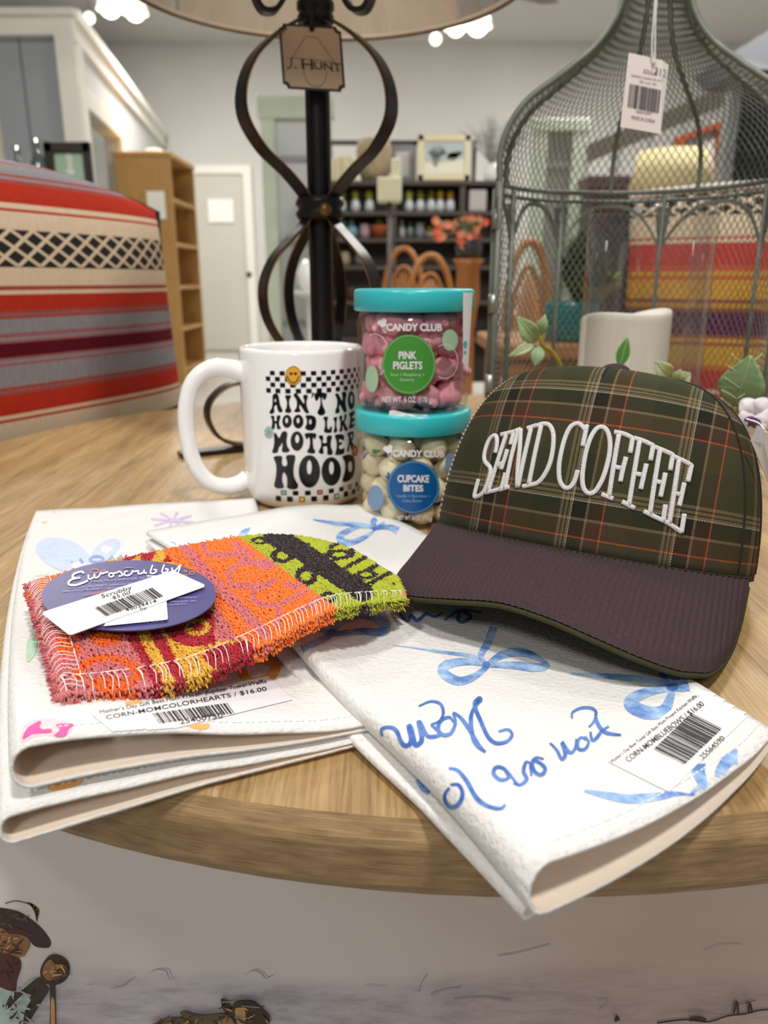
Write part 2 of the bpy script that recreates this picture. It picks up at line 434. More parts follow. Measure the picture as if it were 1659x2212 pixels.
c5 = mixc(nt, math_(nt, 'MULTIPLY', wm, 0.5), c4, 'ddd0b6')
nt.links.new(c5, b.inputs['Base Color']); b.inputs['Roughness'].default_value = 0.42
bp = nt.nodes.new('ShaderNodeBump'); bp.inputs['Strength'].default_value = 0.25; bp.inputs['Distance'].default_value = 0.0006; nt.links.new(g2, bp.inputs['Height']); nt.links.new(bp.outputs[0], b.inputs['Normal'])
edge = bpy.data.materials.new('oak_edge'); edge.use_nodes = True; nt, b = nodes_of(edge)
tc = nt.nodes.new('ShaderNodeTexCoord')
e1 = noise_n(nt, tc.outputs['UV'], 9, (1, 22, 1), 5, .65); e2 = noise_n(nt, tc.outputs['UV'], 5, (3, 2, 1), 3)
ec = mixc(nt, 0.5, ramp(nt, e1, [(0.36, '54391f'), (0.5, '8c6d43'), (0.64, 'cdb58b')]), ramp(nt, e2, [(0.35, '7b5c39'), (0.6, 'a7885a')]))
nt.links.new(ec, b.inputs['Base Color']); b.inputs['Roughness'].default_value = 0.5
bp = nt.nodes.new('ShaderNodeBump'); bp.inputs['Strength'].default_value = 0.4; bp.inputs['Distance'].default_value = 0.0008; nt.links.new(e1, bp.inputs['Height']); nt.links.new(bp.outputs[0], b.inputs['Normal'])
tab = thing('round_table', 'round oak table with a chamfered rim carrying the gifts', 'table', (TC.x, TC.y, 0))
N = 160; prof = [(0.0, 0), (0.2, 0), (TR - .0055, 0), (TR - .003, -.0008), (TR + .0005, -.0065), (TR + .001, -.009), (TR - .001, -.024), (TR - .004, -.029), (TR - .012, -.031), (0.1, -.031), (0, -.031)]
V, Fc = lathe(prof, (TC.x, TC.y, TZ), N); kk = len(prof)
mi = [1 if (i % (kk - 1)) in (3, 4, 5, 6, 7) else 0 for i in range(len(Fc))]
uv = []
for i in range(N):
    for r, z in prof: uv.append((i / N * 14, z * 30))
obj('tabletop', V, Fc, [wood, edge], tab, mi=mi, uv=uv, smooth=False)
wd2 = M('oak_base', '9c7e52', 0.5, var=(30, .3, (8, 8, .5)))
V, Fc = lathe([(0, TZ - .031), (.10, TZ - .031), (.10, TZ - .05), (.05, TZ - .09), (.045, .45), (.075, .36), (.05, .25), (.06, .12), (.06, .05), (0, .05)], (TC.x, TC.y, 0), 32); obj('pedestal', V, Fc, wd2, tab)
for i in range(4):
    a = R_(45 + 90 * i); d = Vector((math.cos(a), math.sin(a), 0)); c = Vector((TC.x, TC.y, 0))
    V, Fc = bar(cr([c + d * .04 + Vector((0, 0, .16)), c + d * .15 + Vector((0, 0, .13)), c + d * .26 + Vector((0, 0, .05)), c + d * .34 + Vector((0, 0, .025))], 5), .05, .05, Vector((-d.y, d.x, 0))); obj('leg', V, Fc, wd2, tab, smooth=False)

# ================================================================== PAINTED CANVAS UNDER THE TABLE EDGE
PY = 0.243
cv = bpy.data.materials.new('canvas_sky'); cv.use_nodes = True; nt, b = nodes_of(cv); tc = nt.nodes.new('ShaderNodeTexCoord')
sp = nt.nodes.new('ShaderNodeSeparateXYZ'); nt.links.new(tc.outputs['Object'], sp.inputs[0])
zt = Y(830, 2000, PY).z - 0.0; HZ = Y(830, 2120, PY).z
n1 = noise_n(nt, tc.outputs['Object'], 7, (1, 1, 3), 5); n2 = noise_n(nt, tc.outputs['Object'], 45, (1, 1, 4), 5, .7); n3 = noise_n(nt, tc.outputs['Object'], 3, (1, 1, 1), 2)
sky = ramp(nt, n1, [(0.3, 'c6bdb6'), (0.5, 'd1cac5'), (0.7, 'd5cdc9')])
hill = ramp(nt, n2, [(0.38, '8f8897'), (0.5, 'aaa2ad'), (0.62, 'b9b1b8')])
mtz = math_(nt, 'ADD', sp.outputs['Z'], math_(nt, 'MULTIPLY', n1, 0.035))
mask = nt.nodes.new('ShaderNodeMapRange'); mask.inputs['From Min'].default_value = HZ + .024; mask.inputs['From Max'].default_value = HZ + .010; nt.links.new(mtz, mask.inputs['Value'])
c = mixc(nt, math_(nt, 'MULTIPLY', mask.outputs[0], 0.75), sky, hill)
rz = nt.nodes.new('ShaderNodeMapRange'); rz.inputs['From Min'].default_value = 0.03; rz.inputs['From Max'].default_value = 0.16; nt.links.new(math_(nt, 'ADD', sp.outputs['X'], math_(nt, 'MULTIPLY', n3, .12)), rz.inputs['Value'])
c = mixc(nt, math_(nt, 'MULTIPLY', rz.outputs[0], 0.55), c, 'b2917f')
nt.links.new(c, b.inputs['Base Color']); b.inputs['Roughness'].default_value = 0.5
pt = thing('canvas_painting', 'large canvas painting of riders under a pale sky, leaning below the table rim', 'painting', (0, PY + .015, 0))
V, Fc = bevbox(-.62, .62, PY, PY + .03, 0.0, TZ - .036, .004, 1)
obj('canvas', V, Fc, cv, pt, smooth=False)
_lay = [0]
def pc(px, py): return Y(px, py, PY - .0002 - .00004 * _lay[0])
def C8(pts): return [(x * .36166, 1930 + y * .36166) for x, y in pts]
PB = M('paint_umber', '33241a', .5, var=(120, .5)); PR = M('paint_wine', '4a1d1c', .5, var=(90, .4)); PF = M('paint_flesh', '8f6742', .5, var=(140, .6)); PT = M('paint_teal_white', '9fb0a8', .5, var=(90, .6)); PO = M('paint_ochre', 'b98d52', .5, var=(90, .4)); PG = M('paint_olive', '57492a', .5, var=(100, .6)); PV = M('paint_mauve', '9b93a0', .5, var=(60, .4))
mats = [PB, PR, PF, PT, PO, PG, PV]
mb = MB()
def pl_(pts, m, s=4): _lay[0] += 1; poly(mb, C8(pts), pc, m=m, smooth=s)
stroke(mb, C8([(30, 60), (90, 45), (150, 55)]), 2, pc, m=5)
for k in range(3): stroke(mb, C8([(150 + 10 * k, 55), (190 + 14 * k, 70 + 10 * k), (215 + 5 * k, 115), (220, 170 - 10 * k)]), lambda f: 6 * math.sin(math.pi * f) + 1, pc, m=5)
pl_([(-60, 80), (0, 85), (100, 105), (180, 150), (250, 210), (300, 280), (295, 320), (250, 325), (200, 310), (150, 250), (60, 215), (-60, 210)], 0)
pl_([(-60, 205), (30, 215), (100, 235), (160, 260), (180, 300), (160, 350), (120, 380), (-60, 360)], 2)
pl_([(40, 215), (100, 205), (190, 240), (170, 262), (110, 245), (50, 240)], 1)
pl_([(90, 330), (130, 345), (120, 365), (70, 350)], 0, 3)
pl_([(-60, 340), (20, 360), (110, 385), (125, 440), (100, 520), (80, 590), (-60, 580)], 1)
pl_([(-60, 570), (80, 585), (180, 520), (240, 510), (230, 590), (180, 700), (130, 800), (-60, 900)], 3)
pl_([(120, 585), (170, 545), (235, 500), (270, 545), (290, 580), (240, 660), (190, 740), (140, 800), (150, 700), (190, 620), (140, 600), (60, 680), (30, 690), (60, 610)], 0, 3)
pl_([(250, 430), (290, 375), (340, 365), (400, 400), (415, 460), (390, 520), (320, 550), (260, 530), (240, 480)], 0)
pl_([(265, 430), (300, 395), (330, 420), (390, 430), (400, 480), (350, 510), (290, 520), (255, 480)], 2)
pl_([(310, 430), (380, 425), (360, 445), (320, 460)], 4, 3); pl_([(300, 460), (370, 462), (350, 485), (310, 480)], 4, 3)
pl_([(295, 540), (325, 540), (330, 660), (330, 900), (295, 900), (300, 660)], 0, 3); pl_([(305, 640), (325, 650), (328, 860), (305, 860)], 4, 3)
rr = random.Random(21)
for cx, cy, rx, ry, n_, ms_ in ((40, 300, 110, 70, 22, (0, 1, 2, 4)), (40, 440, 60, 90, 10, (1, 0, 1)), (120, 680, 110, 110, 26, (0, 3, 3, 0, 6)), (330, 460, 70, 70, 18, (0, 2, 4, 0)), (20, 150, 150, 50, 12, (0, 5))):
    for _ in range(n_):
        a, q = rr.uniform(0, 6.28), math.sqrt(rr.random()); x, y = cx + rx * q * math.cos(a), cy + ry * q * math.sin(a); l = rr.uniform(8, 34); t = rr.uniform(-1.2, 1.2); _lay[0] += .3
        stroke(mb, C8([(x - l * math.cos(t), y - l * math.sin(t)), (x + 3, y - 2), (x + l * math.cos(t), y + l * math.sin(t))]), lambda f: 3.6 * math.sin(math.pi * f) + .3, pc, m=rr.choice(ms_), n=3)
mb.build('painted_rider', mats, pt, smooth=False); mb = MB()
pl_([(1320, 630), (1350, 640), (1385, 690), (1400, 650), (1500, 645), (1560, 690), (1610, 740), (1600, 790), (1500, 900), (1380, 900), (1360, 740), (1330, 690)], 0)
pl_([(900, 800), (960, 755), (1080, 740), (1075, 710), (1100, 705), (1200, 730), (1340, 720), (1380, 760), (1340, 810), (1200, 900), (880, 900)], 5)
pl_([(1405, 690), (1460, 690), (1465, 770), (1440, 850), (1415, 770)], 4, 3); pl_([(1330, 745), (1400, 760), (1420, 850), (1330, 860)], 2, 3)
for _ in range(46):
    x, y = (rr.uniform(1320, 1600), rr.uniform(650, 790)) if rr.random() < .55 else (rr.uniform(920, 1330), rr.uniform(745, 790)); l = rr.uniform(8, 34); t = rr.uniform(-1.2, 1.2); _lay[0] += .3
    stroke(mb, C8([(x - l * math.cos(t), y - l * math.sin(t)), (x + 3, y - 2), (x + l * math.cos(t), y + l * math.sin(t))]), lambda f: 3.6 * math.sin(math.pi * f) + .3, pc, m=rr.choice((0, 0, 5, 4, 2)), n=3)
mb.build('painted_rider', mats, pt, smooth=False); mb = MB()
stroke(mb, C8([(655, 570), (720, 555), (780, 515), (800, 508)]), lambda f: 4 * math.sin(math.pi * f) + .5, pc, m=6)
stroke(mb, C8([(880, 480), (930, 455), (990, 460), (1010, 505), (1050, 515)]), lambda f: 3 * math.sin(math.pi * f) + .5, pc, m=6)
stroke(mb, C8([(1460, 490), (1510, 460), (1560, 475), (1590, 505), (1640, 480)]), lambda f: 3 * math.sin(math.pi * f) + .5, pc, m=6)
rr = random.Random(4)
def ln(pts, w, m=0): stroke(mb, pts, w, pc, m=m, n=3)
bx = lambda pts: [(830 + x * .4997, 1760 + y * .4997) for x, y in pts]
ln(bx([(1180, 900), (1300, 885), (1400, 895), (1480, 870), (1560, 860), (1620, 845), (1690, 840)]), 4)
ln(bx([(1320, 885), (1360, 880), (1390, 890)]), 10); ln(bx([(1510, 860), (1525, 805), (1530, 860)]), 5); ln(bx([(1575, 855), (1580, 810), (1590, 855)]), 5); ln(bx([(1530, 820), (1610, 800)]), 1.5); ln(bx([(1000, 895), (1005, 870), (1015, 890)]), 6)
ln(bx([(490, 610), (560, 600), (640, 580), (720, 560)]), 2.5, 6); ln(bx([(920, 800), (975, 805), (925, 850)]), 2, 6); ln(bx([(150, 770), (160, 730), (185, 690)]), 2.5, 6); ln(bx([(200, 780), (260, 760), (330, 750)]), 5, 6); ln(bx([(300, 800), (420, 790), (550, 805)]), 4, 6); ln(bx([(1380, 590), (1460, 560), (1545, 560)]), 1.5, 6)
for i in range(14):
    x = rr.uniform(20, 1640); y = rr.uniform(2120, 2205)
    ln([(x, y), (x + rr.uniform(10, 50), y + rr.uniform(-5, 5))], rr.uniform(.8, 2), 6)
mb.build('painted_landscape_print', mats, pt, smooth=False)
# ================================================================== FOLDED KITCHEN TOWELS
cloth = M('towel_cotton', 'e6e4e1', 0.85, var=(500, 0.10), bump=(520, 0.75, 0.0011, (1, 1, 1)), sheen=0.2)
lining = M('towel_lining', 'e6d5c3', 0.9, var=(200, 0.1), bump=(300, 0.4, 0.0006))
def bil(q, s, t):
    (fl, fr, bl, br), bow = q[:4], (q[4] if len(q) > 4 else (0, 0))
    a = Vector(fl[:2]) * (1 - s) + Vector(fr[:2]) * s; c = Vector(bl[:2]) * (1 - s) + Vector(br[:2]) * s
    v = a * (1 - t) + c * t; k = 4 * t * (1 - t); v = v + Vector(bow) * k
    return v + Vector(q[5]) * (4 * s * (1 - s) * (1 - t) ** 2) if len(q) > 5 else v
def droop(p):
    d = (p - Vector((TC.x, TC.y))).length - (TR - .004)
    return -max(0, d) * .10 if d > 0 else 0
def fold_sheet(q, ztop, zbot, seed, n=26, nv=44, off=0.0):
    """a sheet folded over on its left side: top layer, rounded fold, bottom layer; returns verts, faces, number of columns"""
    V = []; Fc = []; NA = 7; cols = 2 * (n + 1) + NA
    for j in range(nv + 1):
        t = j / nv; row = []
        for i in range(n + 1):
            s = 1 - i / n; p = bil(q, s, t); w = .0007 * noise.noise(Vector((p.x * 45, p.y * 45, seed))) ; row.append(Vector((p.x, p.y, TZ + ztop(s, t, p) + w + droop(p))))
        p0 = bil(q, 0, t); p1 = bil(q, .02, t); d = (p0 - p1).normalized(); zt, zb = TZ + ztop(0, t, p0), TZ + zbot(0, t, p0); h = (zt - zb) / 2
        for k in range(1, NA + 1):
            a = math.pi * k / (NA + 1); row.append(Vector((p0.x + d.x * h * .8 * math.sin(a), p0.y + d.y * h * .8 * math.sin(a), zb + h + h * math.cos(a) + droop(p0))))
        for i in range(n + 1):
            s = i / n; p = bil(q, s, t); row.append(Vector((p.x, p.y, TZ + zbot(s, t, p) + droop(p))))
        # wavy front hem
        V += row
    for j in range(nv):
        for i in range(cols - 1): Fc.append((j * cols + i, (j + 1) * cols + i, (j + 1) * cols + i + 1, j * cols + i + 1))
    return V, Fc, cols
def towel(name, label, loops, hem, loc):
    T = thing(name, label, 'towel', loc); tops = []; stitches = MB()
    for k, (q, zt, zb) in enumerate(loops):
        V, Fc, cols = fold_sheet(q, zt, zb, k + len(label))
        top = ([v for v in V], [f for i, f in enumerate(Fc)])
        o = obj('folded_cloth', V, Fc, [cloth, lining], T, solid=.0011); o.modifiers['s'].material_offset = 1; o.modifiers['s'].offset = -1
        o.modifiers['s'].use_rim = True
        tops.append(top)
        # hem stitches near the front edge of the top layer
        for i in range(0, 25):
            for e in (.3, .7):
                a = V[i] + (V[i + 1] - V[i]) * e; up = V[cols + i] - V[i]
                b0 = a + up * .9; stitches.add(*tube([b0 + Vector((0, 0, .0003)), b0 + (V[i + 1] - V[i]) * .28 + Vector((0, 0, .0003))], .00025, 4))
    stitches.build('hem_stitching', M('white_thread', 'fbfaf7', .7), T)
    return T, tops
g2 = lambda x, y, z: G(x, y, z).xy
# towel with coloured hearts (left)
QA = [g2(66, 1648, .021), g2(830, 1548, .010), g2(80, 1102, .010), g2(548, 1066, .010), (-.006, 0)]
QB = [g2(24, 1760, .008), g2(840, 1572, .006), g2(78, 1112, .003), g2(552, 1078, .003), (-.007, 0)]
zb2 = lambda s, t, p: .0016
zt2 = lambda s, t, p: .0030 + .0075 * (1 - t) ** 1.3 * (1 - .85 * smooth01(s * 1.2)) + .0012 * (1 - s)
zb1 = lambda s, t, p: zt2(s, t, p) + .0016 + .002 * (1 - s) * (1 - t)
zt1 = lambda s, t, p: zb1(s, t, p) + .0022 + .0105 * (1 - t) ** 1.5 * (1 - .9 * smooth01(s * 1.1)) + .0015 * (1 - s)
tA, topsA = towel('kitchen_towel', 'folded white kitchen towel printed with coloured hearts, lying under the terry scrubber', [(QB, zt2, zb2), (QA, zt1, zb1)], 0, (-.12, .34, TZ))
treeA = bvh(topsA[1]); treeAb = bvh(topsA[0]); cA = caster(treeA, .00018); cAb = caster(treeAb, .00018)
# towel with blue bows (centre)
QC = [g2(1186, 1908, .013), g2(1672, 1590, .009), g2(322, 1163, .016), g2(790, 1092, .007), (.012, -.004), (.0034, -.0050)]
QD = [g2(1142, 1945, .004), g2(1650, 1632, .004), g2(318, 1188, .010), g2(785, 1100, .004), (.006, -.006), (.0012, -.0018)]
zdb = lambda s, t, p: .0016 + .0125 * smooth01((.0 - p.x) * 16) * (1 - .3 * s) * smooth01((t - .12) * 4.0)
zdt = lambda s, t, p: zdb(s, t, p) + .0018 + .003 * (1 - t) ** 2 * (1 - s)
zcb = lambda s, t, p: zdt(s, t, p) + .0014
zct = lambda s, t, p: zcb(s, t, p) + .0022 + .013 * (1 - t) ** 2.2 * (1 - .72 * s) + .001 * (1 - s)
tB, topsB = towel('kitchen_towel.001', 'folded white kitchen towel printed with blue bows, overhanging the table rim below the cap', [(QD, zdt, zdb), (QC, zct, zcb)], 0, (.03, .3, TZ))
treeB = bvh(topsB[1]); cB = caster(treeB, .00018); cBb = caster(bvh(topsB[0]), .00018)
# ---- prints on the heart towel
def c5(p): return [(x * .5425, 1040 + y * .5425) for x, y in p]
PK = {n: M('print_' + n, c, .85, var=(300, .25)) for n, c in dict(paleblue='c3d0ea', blue='8ea3cc', orange='f0b062', gold='d9a04c', lilac='cdbcd9', magenta='d95ba0', pink='f3c9cf', green='b7d8bd', sky='b9cfe8').items()}
keys = list(PK); pm = list(PK.values()); K_ = keys.index
mb = MB()
poly(mb, c5([(150, 290), (146, 255), (175, 230), (230, 225), (290, 240), (335, 270), (358, 300), (360, 350), (330, 380), (250, 360), (190, 330)]), cA, m=K_('paleblue'), smooth=4)
poly(mb, c5([(358, 302), (385, 260), (430, 233), (470, 232), (478, 255), (455, 290), (415, 320), (370, 350), (355, 340)]), cA, m=K_('paleblue'), smooth=4)
stroke(mb, c5([(240, 328), (262, 298), (285, 320), (308, 296), (330, 326)]), 7, cA, m=K_('blue'), smooth=False)
stroke(mb, c5(ell(385, 312, 26, 12, 14)), 7, cA, m=K_('blue'), closed=True); stroke(mb, c5([(430, 322), (445, 300), (462, 318), (480, 296), (498, 318)]), 6, cA, m=K_('blue'), smooth=False)
poly(mb, c5([(142, 120), (216, 113), (205, 145), (180, 165), (160, 160), (141, 148)]), cA, m=K_('orange'), smooth=3); poly(mb, c5([(480, 96), (552, 86), (548, 104), (520, 111), (495, 106)]), cA, m=K_('orange'), smooth=3); poly(mb, c5([(800, 66), (890, 54), (880, 64), (840, 68)]), cA, m=K_('orange'), smooth=3)
for a in range(8):
    t = math.pi * a / 4 + .2; stroke(mb, c5([(688, 157), (688 + 88 * math.cos(t), 157 + 36 * math.sin(t))]), 5, cA, m=K_('lilac'), smooth=False)
poly(mb, c5([(900, 175), (930, 155), (990, 145), (1060, 150), (1000, 158), (940, 170)]), cA, m=K_('sky'), smooth=3)
poly(mb, c5([(100, 700), (112, 650), (130, 630), (150, 660), (150, 700), (120, 725)]), cAb, m=K_('green'), smooth=3); poly(mb, c5([(108, 640), (135, 600), (150, 620), (140, 690), (105, 720)]), cA, m=K_('green'), smooth=3)
stroke(mb, c5([(1010, 705), (1060, 712), (1098, 735), (1080, 775), (1020, 800), (985, 790), (960, 750)]), lambda f: 20, cA, m=K_('gold'))
stroke(mb, c5([(640, 870), (680, 815), (730, 780)]), 20, cA, m=K_('gold')); stroke(mb, c5([(500, 890), (560, 880)]), 10, cA, m=K_('orange')); stroke(mb, c5([(750, 830), (810, 850), (830, 800)]), 10, cA, m=K_('gold'))
poly(mb, c5([(730, 968), (780, 968), (832, 966), (828, 985), (790, 990), (750, 978)]), cA, m=K_('orange'), smooth=3)
poly(mb, c5([(88, 1040), (85, 1000), (110, 960), (180, 945), (260, 955), (290, 985), (250, 1015), (150, 1015)]), cA, m=K_('pink'), smooth=4)
k2 = lambda x, y: (lambda q: None if q is None else q + Vector((0, -.0001, .00015)))(cA(x, y))
poly(mb, c5([(92, 1030), (105, 990), (140, 965), (165, 957), (160, 985), (205, 990), (200, 1004), (130, 1008)]), k2, m=K_('magenta'), smooth=3); poly(mb, c5([(225, 970), (293, 968), (275, 990), (258, 1018), (215, 1015), (240, 992)]), k2, m=K_('magenta'), smooth=3)
poly(mb, c5([(190, 1228), (205, 1200), (260, 1195), (330, 1190), (300, 1215), (230, 1232)]), cAb, m=K_('orange'), smooth=3)
mb.build('print', pm, tA, smooth=False)
# ---- blue watercolour prints on the bow towel
def c6(p): return [(560 + x * .66245, 1280 + y * .66245) for x, y in p]
def c3_(p): return [(370 + x * .39783, 600 + y * .39783) for x, y in p]
wc = bpy.data.materials.new('watercolour_blue'); wc.use_nodes = True; nt, b = nodes_of(wc); tc = nt.nodes.new('ShaderNodeTexCoord')
n1 = noise_n(nt, tc.outputs['Object'], 110, (1, 1, 1), 3); n2 = noise_n(nt, tc.outputs['Object'], 900, (1, 1, 1), 2)
c = ramp(nt, math_(nt, 'ADD', n1, math_(nt, 'MULTIPLY', n2, .22)), [(0.45, '5a80c0'), (0.58, '86a8d8'), (0.72, 'aecbe9')]); nt.links.new(c, b.inputs['Base Color']); b.inputs['Roughness'].default_value = .85
dk = bpy.data.materials.new('watercolour_dark'); dk.use_nodes = True; nt, b = nodes_of(dk); tc = nt.nodes.new('ShaderNodeTexCoord')
n1 = noise_n(nt, tc.outputs['Object'], 160, (1, 1, 1), 3); c = ramp(nt, n1, [(0.4, '3f66b2'), (0.6, '5f86c8')]); nt.links.new(c, b.inputs['Base Color']); b.inputs['Roughness'].default_value = .85
mb = MB()
belly = lambda a, w: (lambda f: a + w * math.sin(math.pi * f))
def bow(fn, loops, tails, knot, cast=cB):
    for p, w in list(loops) + list(tails): stroke(mb, fn(p), (lambda f, w=w: 1.35 * (w(f) if callable(w) else w)), cast)
    poly(mb, [(knot[0] + (x - knot[0]), y) for x, y in ell(*fn([knot[:2]])[0], knot[2], knot[2] * .7, 14)], lambda x, y: (lambda q: None if q is None else q + Vector((0, 0, .0001)))(cast(x, y)), m=1)
bow(c6, [([(740, 237), (690, 226), (625, 232), (597, 250), (615, 275), (655, 290), (700, 275), (745, 242)], lambda f: 7 + 9 * math.sin(math.pi * f)), ([(742, 237), (790, 205), (850, 195), (905, 212), (938, 238), (900, 246), (830, 238), (745, 238)], lambda f: 6 + 8 * abs(math.sin(2 * math.pi * f)))],
    [([(738, 232), (690, 208), (620, 198), (560, 190), (500, 180), (435, 173)], lambda f: 8 - 7 * f), ([(735, 232), (722, 205), (745, 165), (765, 113)], lambda f: 5 + 17 * f - 9 * f * f)], (740, 236, 9))
bow(c6, [([(1345, 312), (1280, 322), (1222, 345), (1212, 368), (1260, 392), (1315, 388), (1338, 350), (1347, 315)], lambda f: 8 + 14 * math.sin(math.pi * f)), ([(1345, 312), (1400, 302), (1450, 285), (1510, 270)], lambda f: 10 + 12 * math.sin(math.pi * f))],
    [([(1340, 303), (1270, 286), (1180, 278), (1100, 271), (1015, 265)], lambda f: 9 + 5 * math.sin(math.pi * f) - 7 * f), ([(1342, 308), (1325, 285), (1305, 262)], 9), ([(1350, 308), (1358, 285), (1362, 262)], 12)], (1347, 310, 13))
bow(c6, [([(237, 132), (270, 95), (330, 72), (385, 85), (412, 112), (395, 130), (330, 128), (240, 136)], lambda f: 7 + 9 * math.sin(math.pi * f)), ([(235, 136), (170, 172), (95, 200), (58, 188), (60, 160)], lambda f: 9 + 8 * f)],
    [([(240, 130), (245, 90), (275, 48)], 11), ([(230, 130), (180, 118), (120, 110)], 8)], (237, 132, 11))
bow(c6, [([(1500, 605), (1512, 570), (1540, 540), (1560, 537)], lambda f: 16 + 8 * f)], [([(1060, 648), (1120, 660), (1200, 674), (1290, 668), (1360, 657), (1412, 662)], lambda f: 3 + 12 * math.sin(math.pi * min(1, f * 1.1))), ([(1412, 660), (1445, 630), (1432, 585), (1430, 560)], lambda f: 10 + 16 * f)], (1413, 660, 5))
bow(c3_, [([(1105, 1362), (1020, 1352), (935, 1388), (912, 1415), (950, 1440), (1000, 1432), (1060, 1405), (1108, 1368)], lambda f: 3 + 8 * math.sin(math.pi * f)), ([(1107, 1364), (1160, 1355), (1200, 1360), (1230, 1375)], lambda f: 5 + 8 * f)],
    [([(1100, 1358), (1040, 1345), (960, 1338), (900, 1336), (850, 1328), (770, 1314)], lambda f: 5 + 4 * math.sin(math.pi * f) - 3 * f), ([(1104, 1360), (1096, 1325), (1112, 1308)], 9), ([(1110, 1360), (1150, 1335), (1160, 1328)], 5)], (1105, 1363, 6))
poly(mb, c3_([(355, 1420), (372, 1385), (398, 1366), (430, 1358), (415, 1385), (395, 1415), (375, 1430)]), cB, smooth=3); poly(mb, c3_([(1030, 1568), (1050, 1545), (1075, 1535), (1078, 1560), (1050, 1578)]), cB, smooth=3)
stroke(mb, [(790, 1206), (782, 1212), (770, 1216)], 9, cB); stroke(mb, [(830, 1240), (845, 1250), (852, 1258)], 7, cB); poly(mb, [(335, 1180), (350, 1172), (372, 1170), (380, 1180), (350, 1186)], cB, smooth=3)
stroke(mb, c6([(148, 232), (146, 250), (155, 268)]), 7, cB)
ink = lambda p, w=7, cl=False: stroke(mb, c6(p), w, cB, m=1, closed=cl)
pen = lambda w: (lambda f: w * (.45 + .55 * math.sin(math.pi * min(1, max(0, f * .9 + .05)))))
ink([(706, 392), (700, 362), (716, 345), (722, 352), (705, 375), (722, 420), (745, 470), (770, 492), (805, 488), (824, 468), (812, 448), (780, 455)], pen(9))
ink([(716, 350), (694, 392), (690, 430), (698, 478), (715, 505), (738, 522)], pen(10)); ink([(738, 522), (716, 498), (680, 440), (655, 408), (632, 392)], pen(9))
ink([(632, 395), (640, 425), (625, 460), (600, 466), (583, 448), (592, 420), (620, 408), (634, 425)], pen(9)); ink([(520, 372), (560, 356), (592, 366), (600, 395), (588, 420), (560, 432)], pen(7))
ink([(560, 432), (585, 455), (588, 466), (550, 470), (528, 432), (520, 425), (530, 470), (525, 492), (508, 495), (495, 445), (488, 440), (496, 480), (488, 498), (468, 494), (448, 452), (425, 440), (400, 446), (402, 468)], pen(11))
ink([(1020, 412), (1022, 392), (1050, 378), (1082, 378), (1098, 392), (1092, 420), (1075, 440)], pen(7)); ink([(1096, 398), (1104, 430), (1130, 458), (1180, 466)], pen(9)); ink([(1140, 438), (1118, 452), (1098, 478), (1085, 482), (1080, 455)], pen(8))
ink([(1062, 470), (1074, 490), (1062, 512), (1042, 512), (1038, 490), (1050, 474), (1066, 482)], pen(8)); ink([(1034, 478), (1030, 510), (1014, 524), (995, 502), (988, 492), (998, 528), (986, 545), (970, 515), (948, 492)], pen(9))
ink([(928, 545), (905, 540), (890, 555), (898, 585), (920, 596), (932, 575), (905, 552), (885, 562), (888, 600)], pen(9)); ink([(886, 560), (870, 555), (862, 585), (872, 610), (852, 628), (828, 622)], pen(9)); ink([(846, 632), (822, 602), (796, 575), (772, 572), (764, 592), (786, 612), (812, 606), (800, 580)], pen(9))
ink([(618, 574), (648, 582), (678, 618), (705, 665), (740, 695), (785, 706), (802, 692)], pen(10)); ink([(624, 628), (650, 628), (664, 655), (655, 685), (632, 700), (612, 688), (606, 660), (622, 636)], pen(10))
ink([(452, 60), (470, 84), (486, 92), (495, 76), (512, 92), (528, 84), (545, 70), (572, 80), (598, 66)], pen(8)); ink([(604, 92), (630, 72), (652, 60), (648, 90), (668, 96), (690, 78), (660, 58), (725, 66)], pen(8))
stroke(mb, c6([(684, 758), (715, 800), (765, 850), (830, 890), (885, 920)]), lambda f: 5 + 14 * math.sin(math.pi * f), cBb, m=1); stroke(mb, c6([(515, 610), (535, 640), (555, 655)]), 12, cBb)
mb.build('print', [wc, dk], tB, smooth=False)
# ---- price stickers on the towels (paper with rounded corners that stays on its towel)
stk = M('sticker_paper', 'f1eef0', .45); ledge = M('grey_print', '3a383a', .6)
def sticker(parent, quad, cast, lines, bars, r=None):
    up = lambda e: (lambda x, y: (lambda q: None if q is None else q + Vector((0, -.0001, e)))(cast(x, y)))
    mb = MB(); a, b_, c_, d_ = [Vector((x, y, 0)) for x, y in quad]; n = 30; u1 = up(.0002)
    V = []; 
    for j in range(n + 1):
        for i in range(n + 1):
            s, t = i / n, j / n; q = (a * (1 - s) + b_ * s) * (1 - t) + (d_ * (1 - s) + c_ * s) * t; V.append(u1(q.x, q.y))
    mb.add(V, [(j * (n + 1) + i, j * (n + 1) + i + 1, (j + 1) * (n + 1) + i + 1, (j + 1) * (n + 1) + i) for j in range(n) for i in range(n)])
    st = mb.build('price_sticker', stk, parent); mb = MB(); u2 = up(.0004)
    for s, fr, bold in lines: text(mb, s, on(u2, lin(*fr)), bold=bold)
    barcode(mb, on(u2, lin(*bars)), n=30)
    mb.build('lettering', INK, st, smooth=False)
sticker(tA, [(198, 1544), (578, 1462), (632, 1513), (268, 1602)], cA,
        [("Mother's Day Gift Best Mom Present Kitchen Towel Waffle", ((217, 1545), (577, 1477), (215, 1537)), 0), ("CORN-MOMCOLORHEARTS / $16.00", ((231, 1557), (577, 1494), (228, 1548)), .004), ("25400750", ((390, 1567), (482, 1552), (387, 1557)), .003)],
        ((345, 1566), (508, 1543), (329, 1544)))
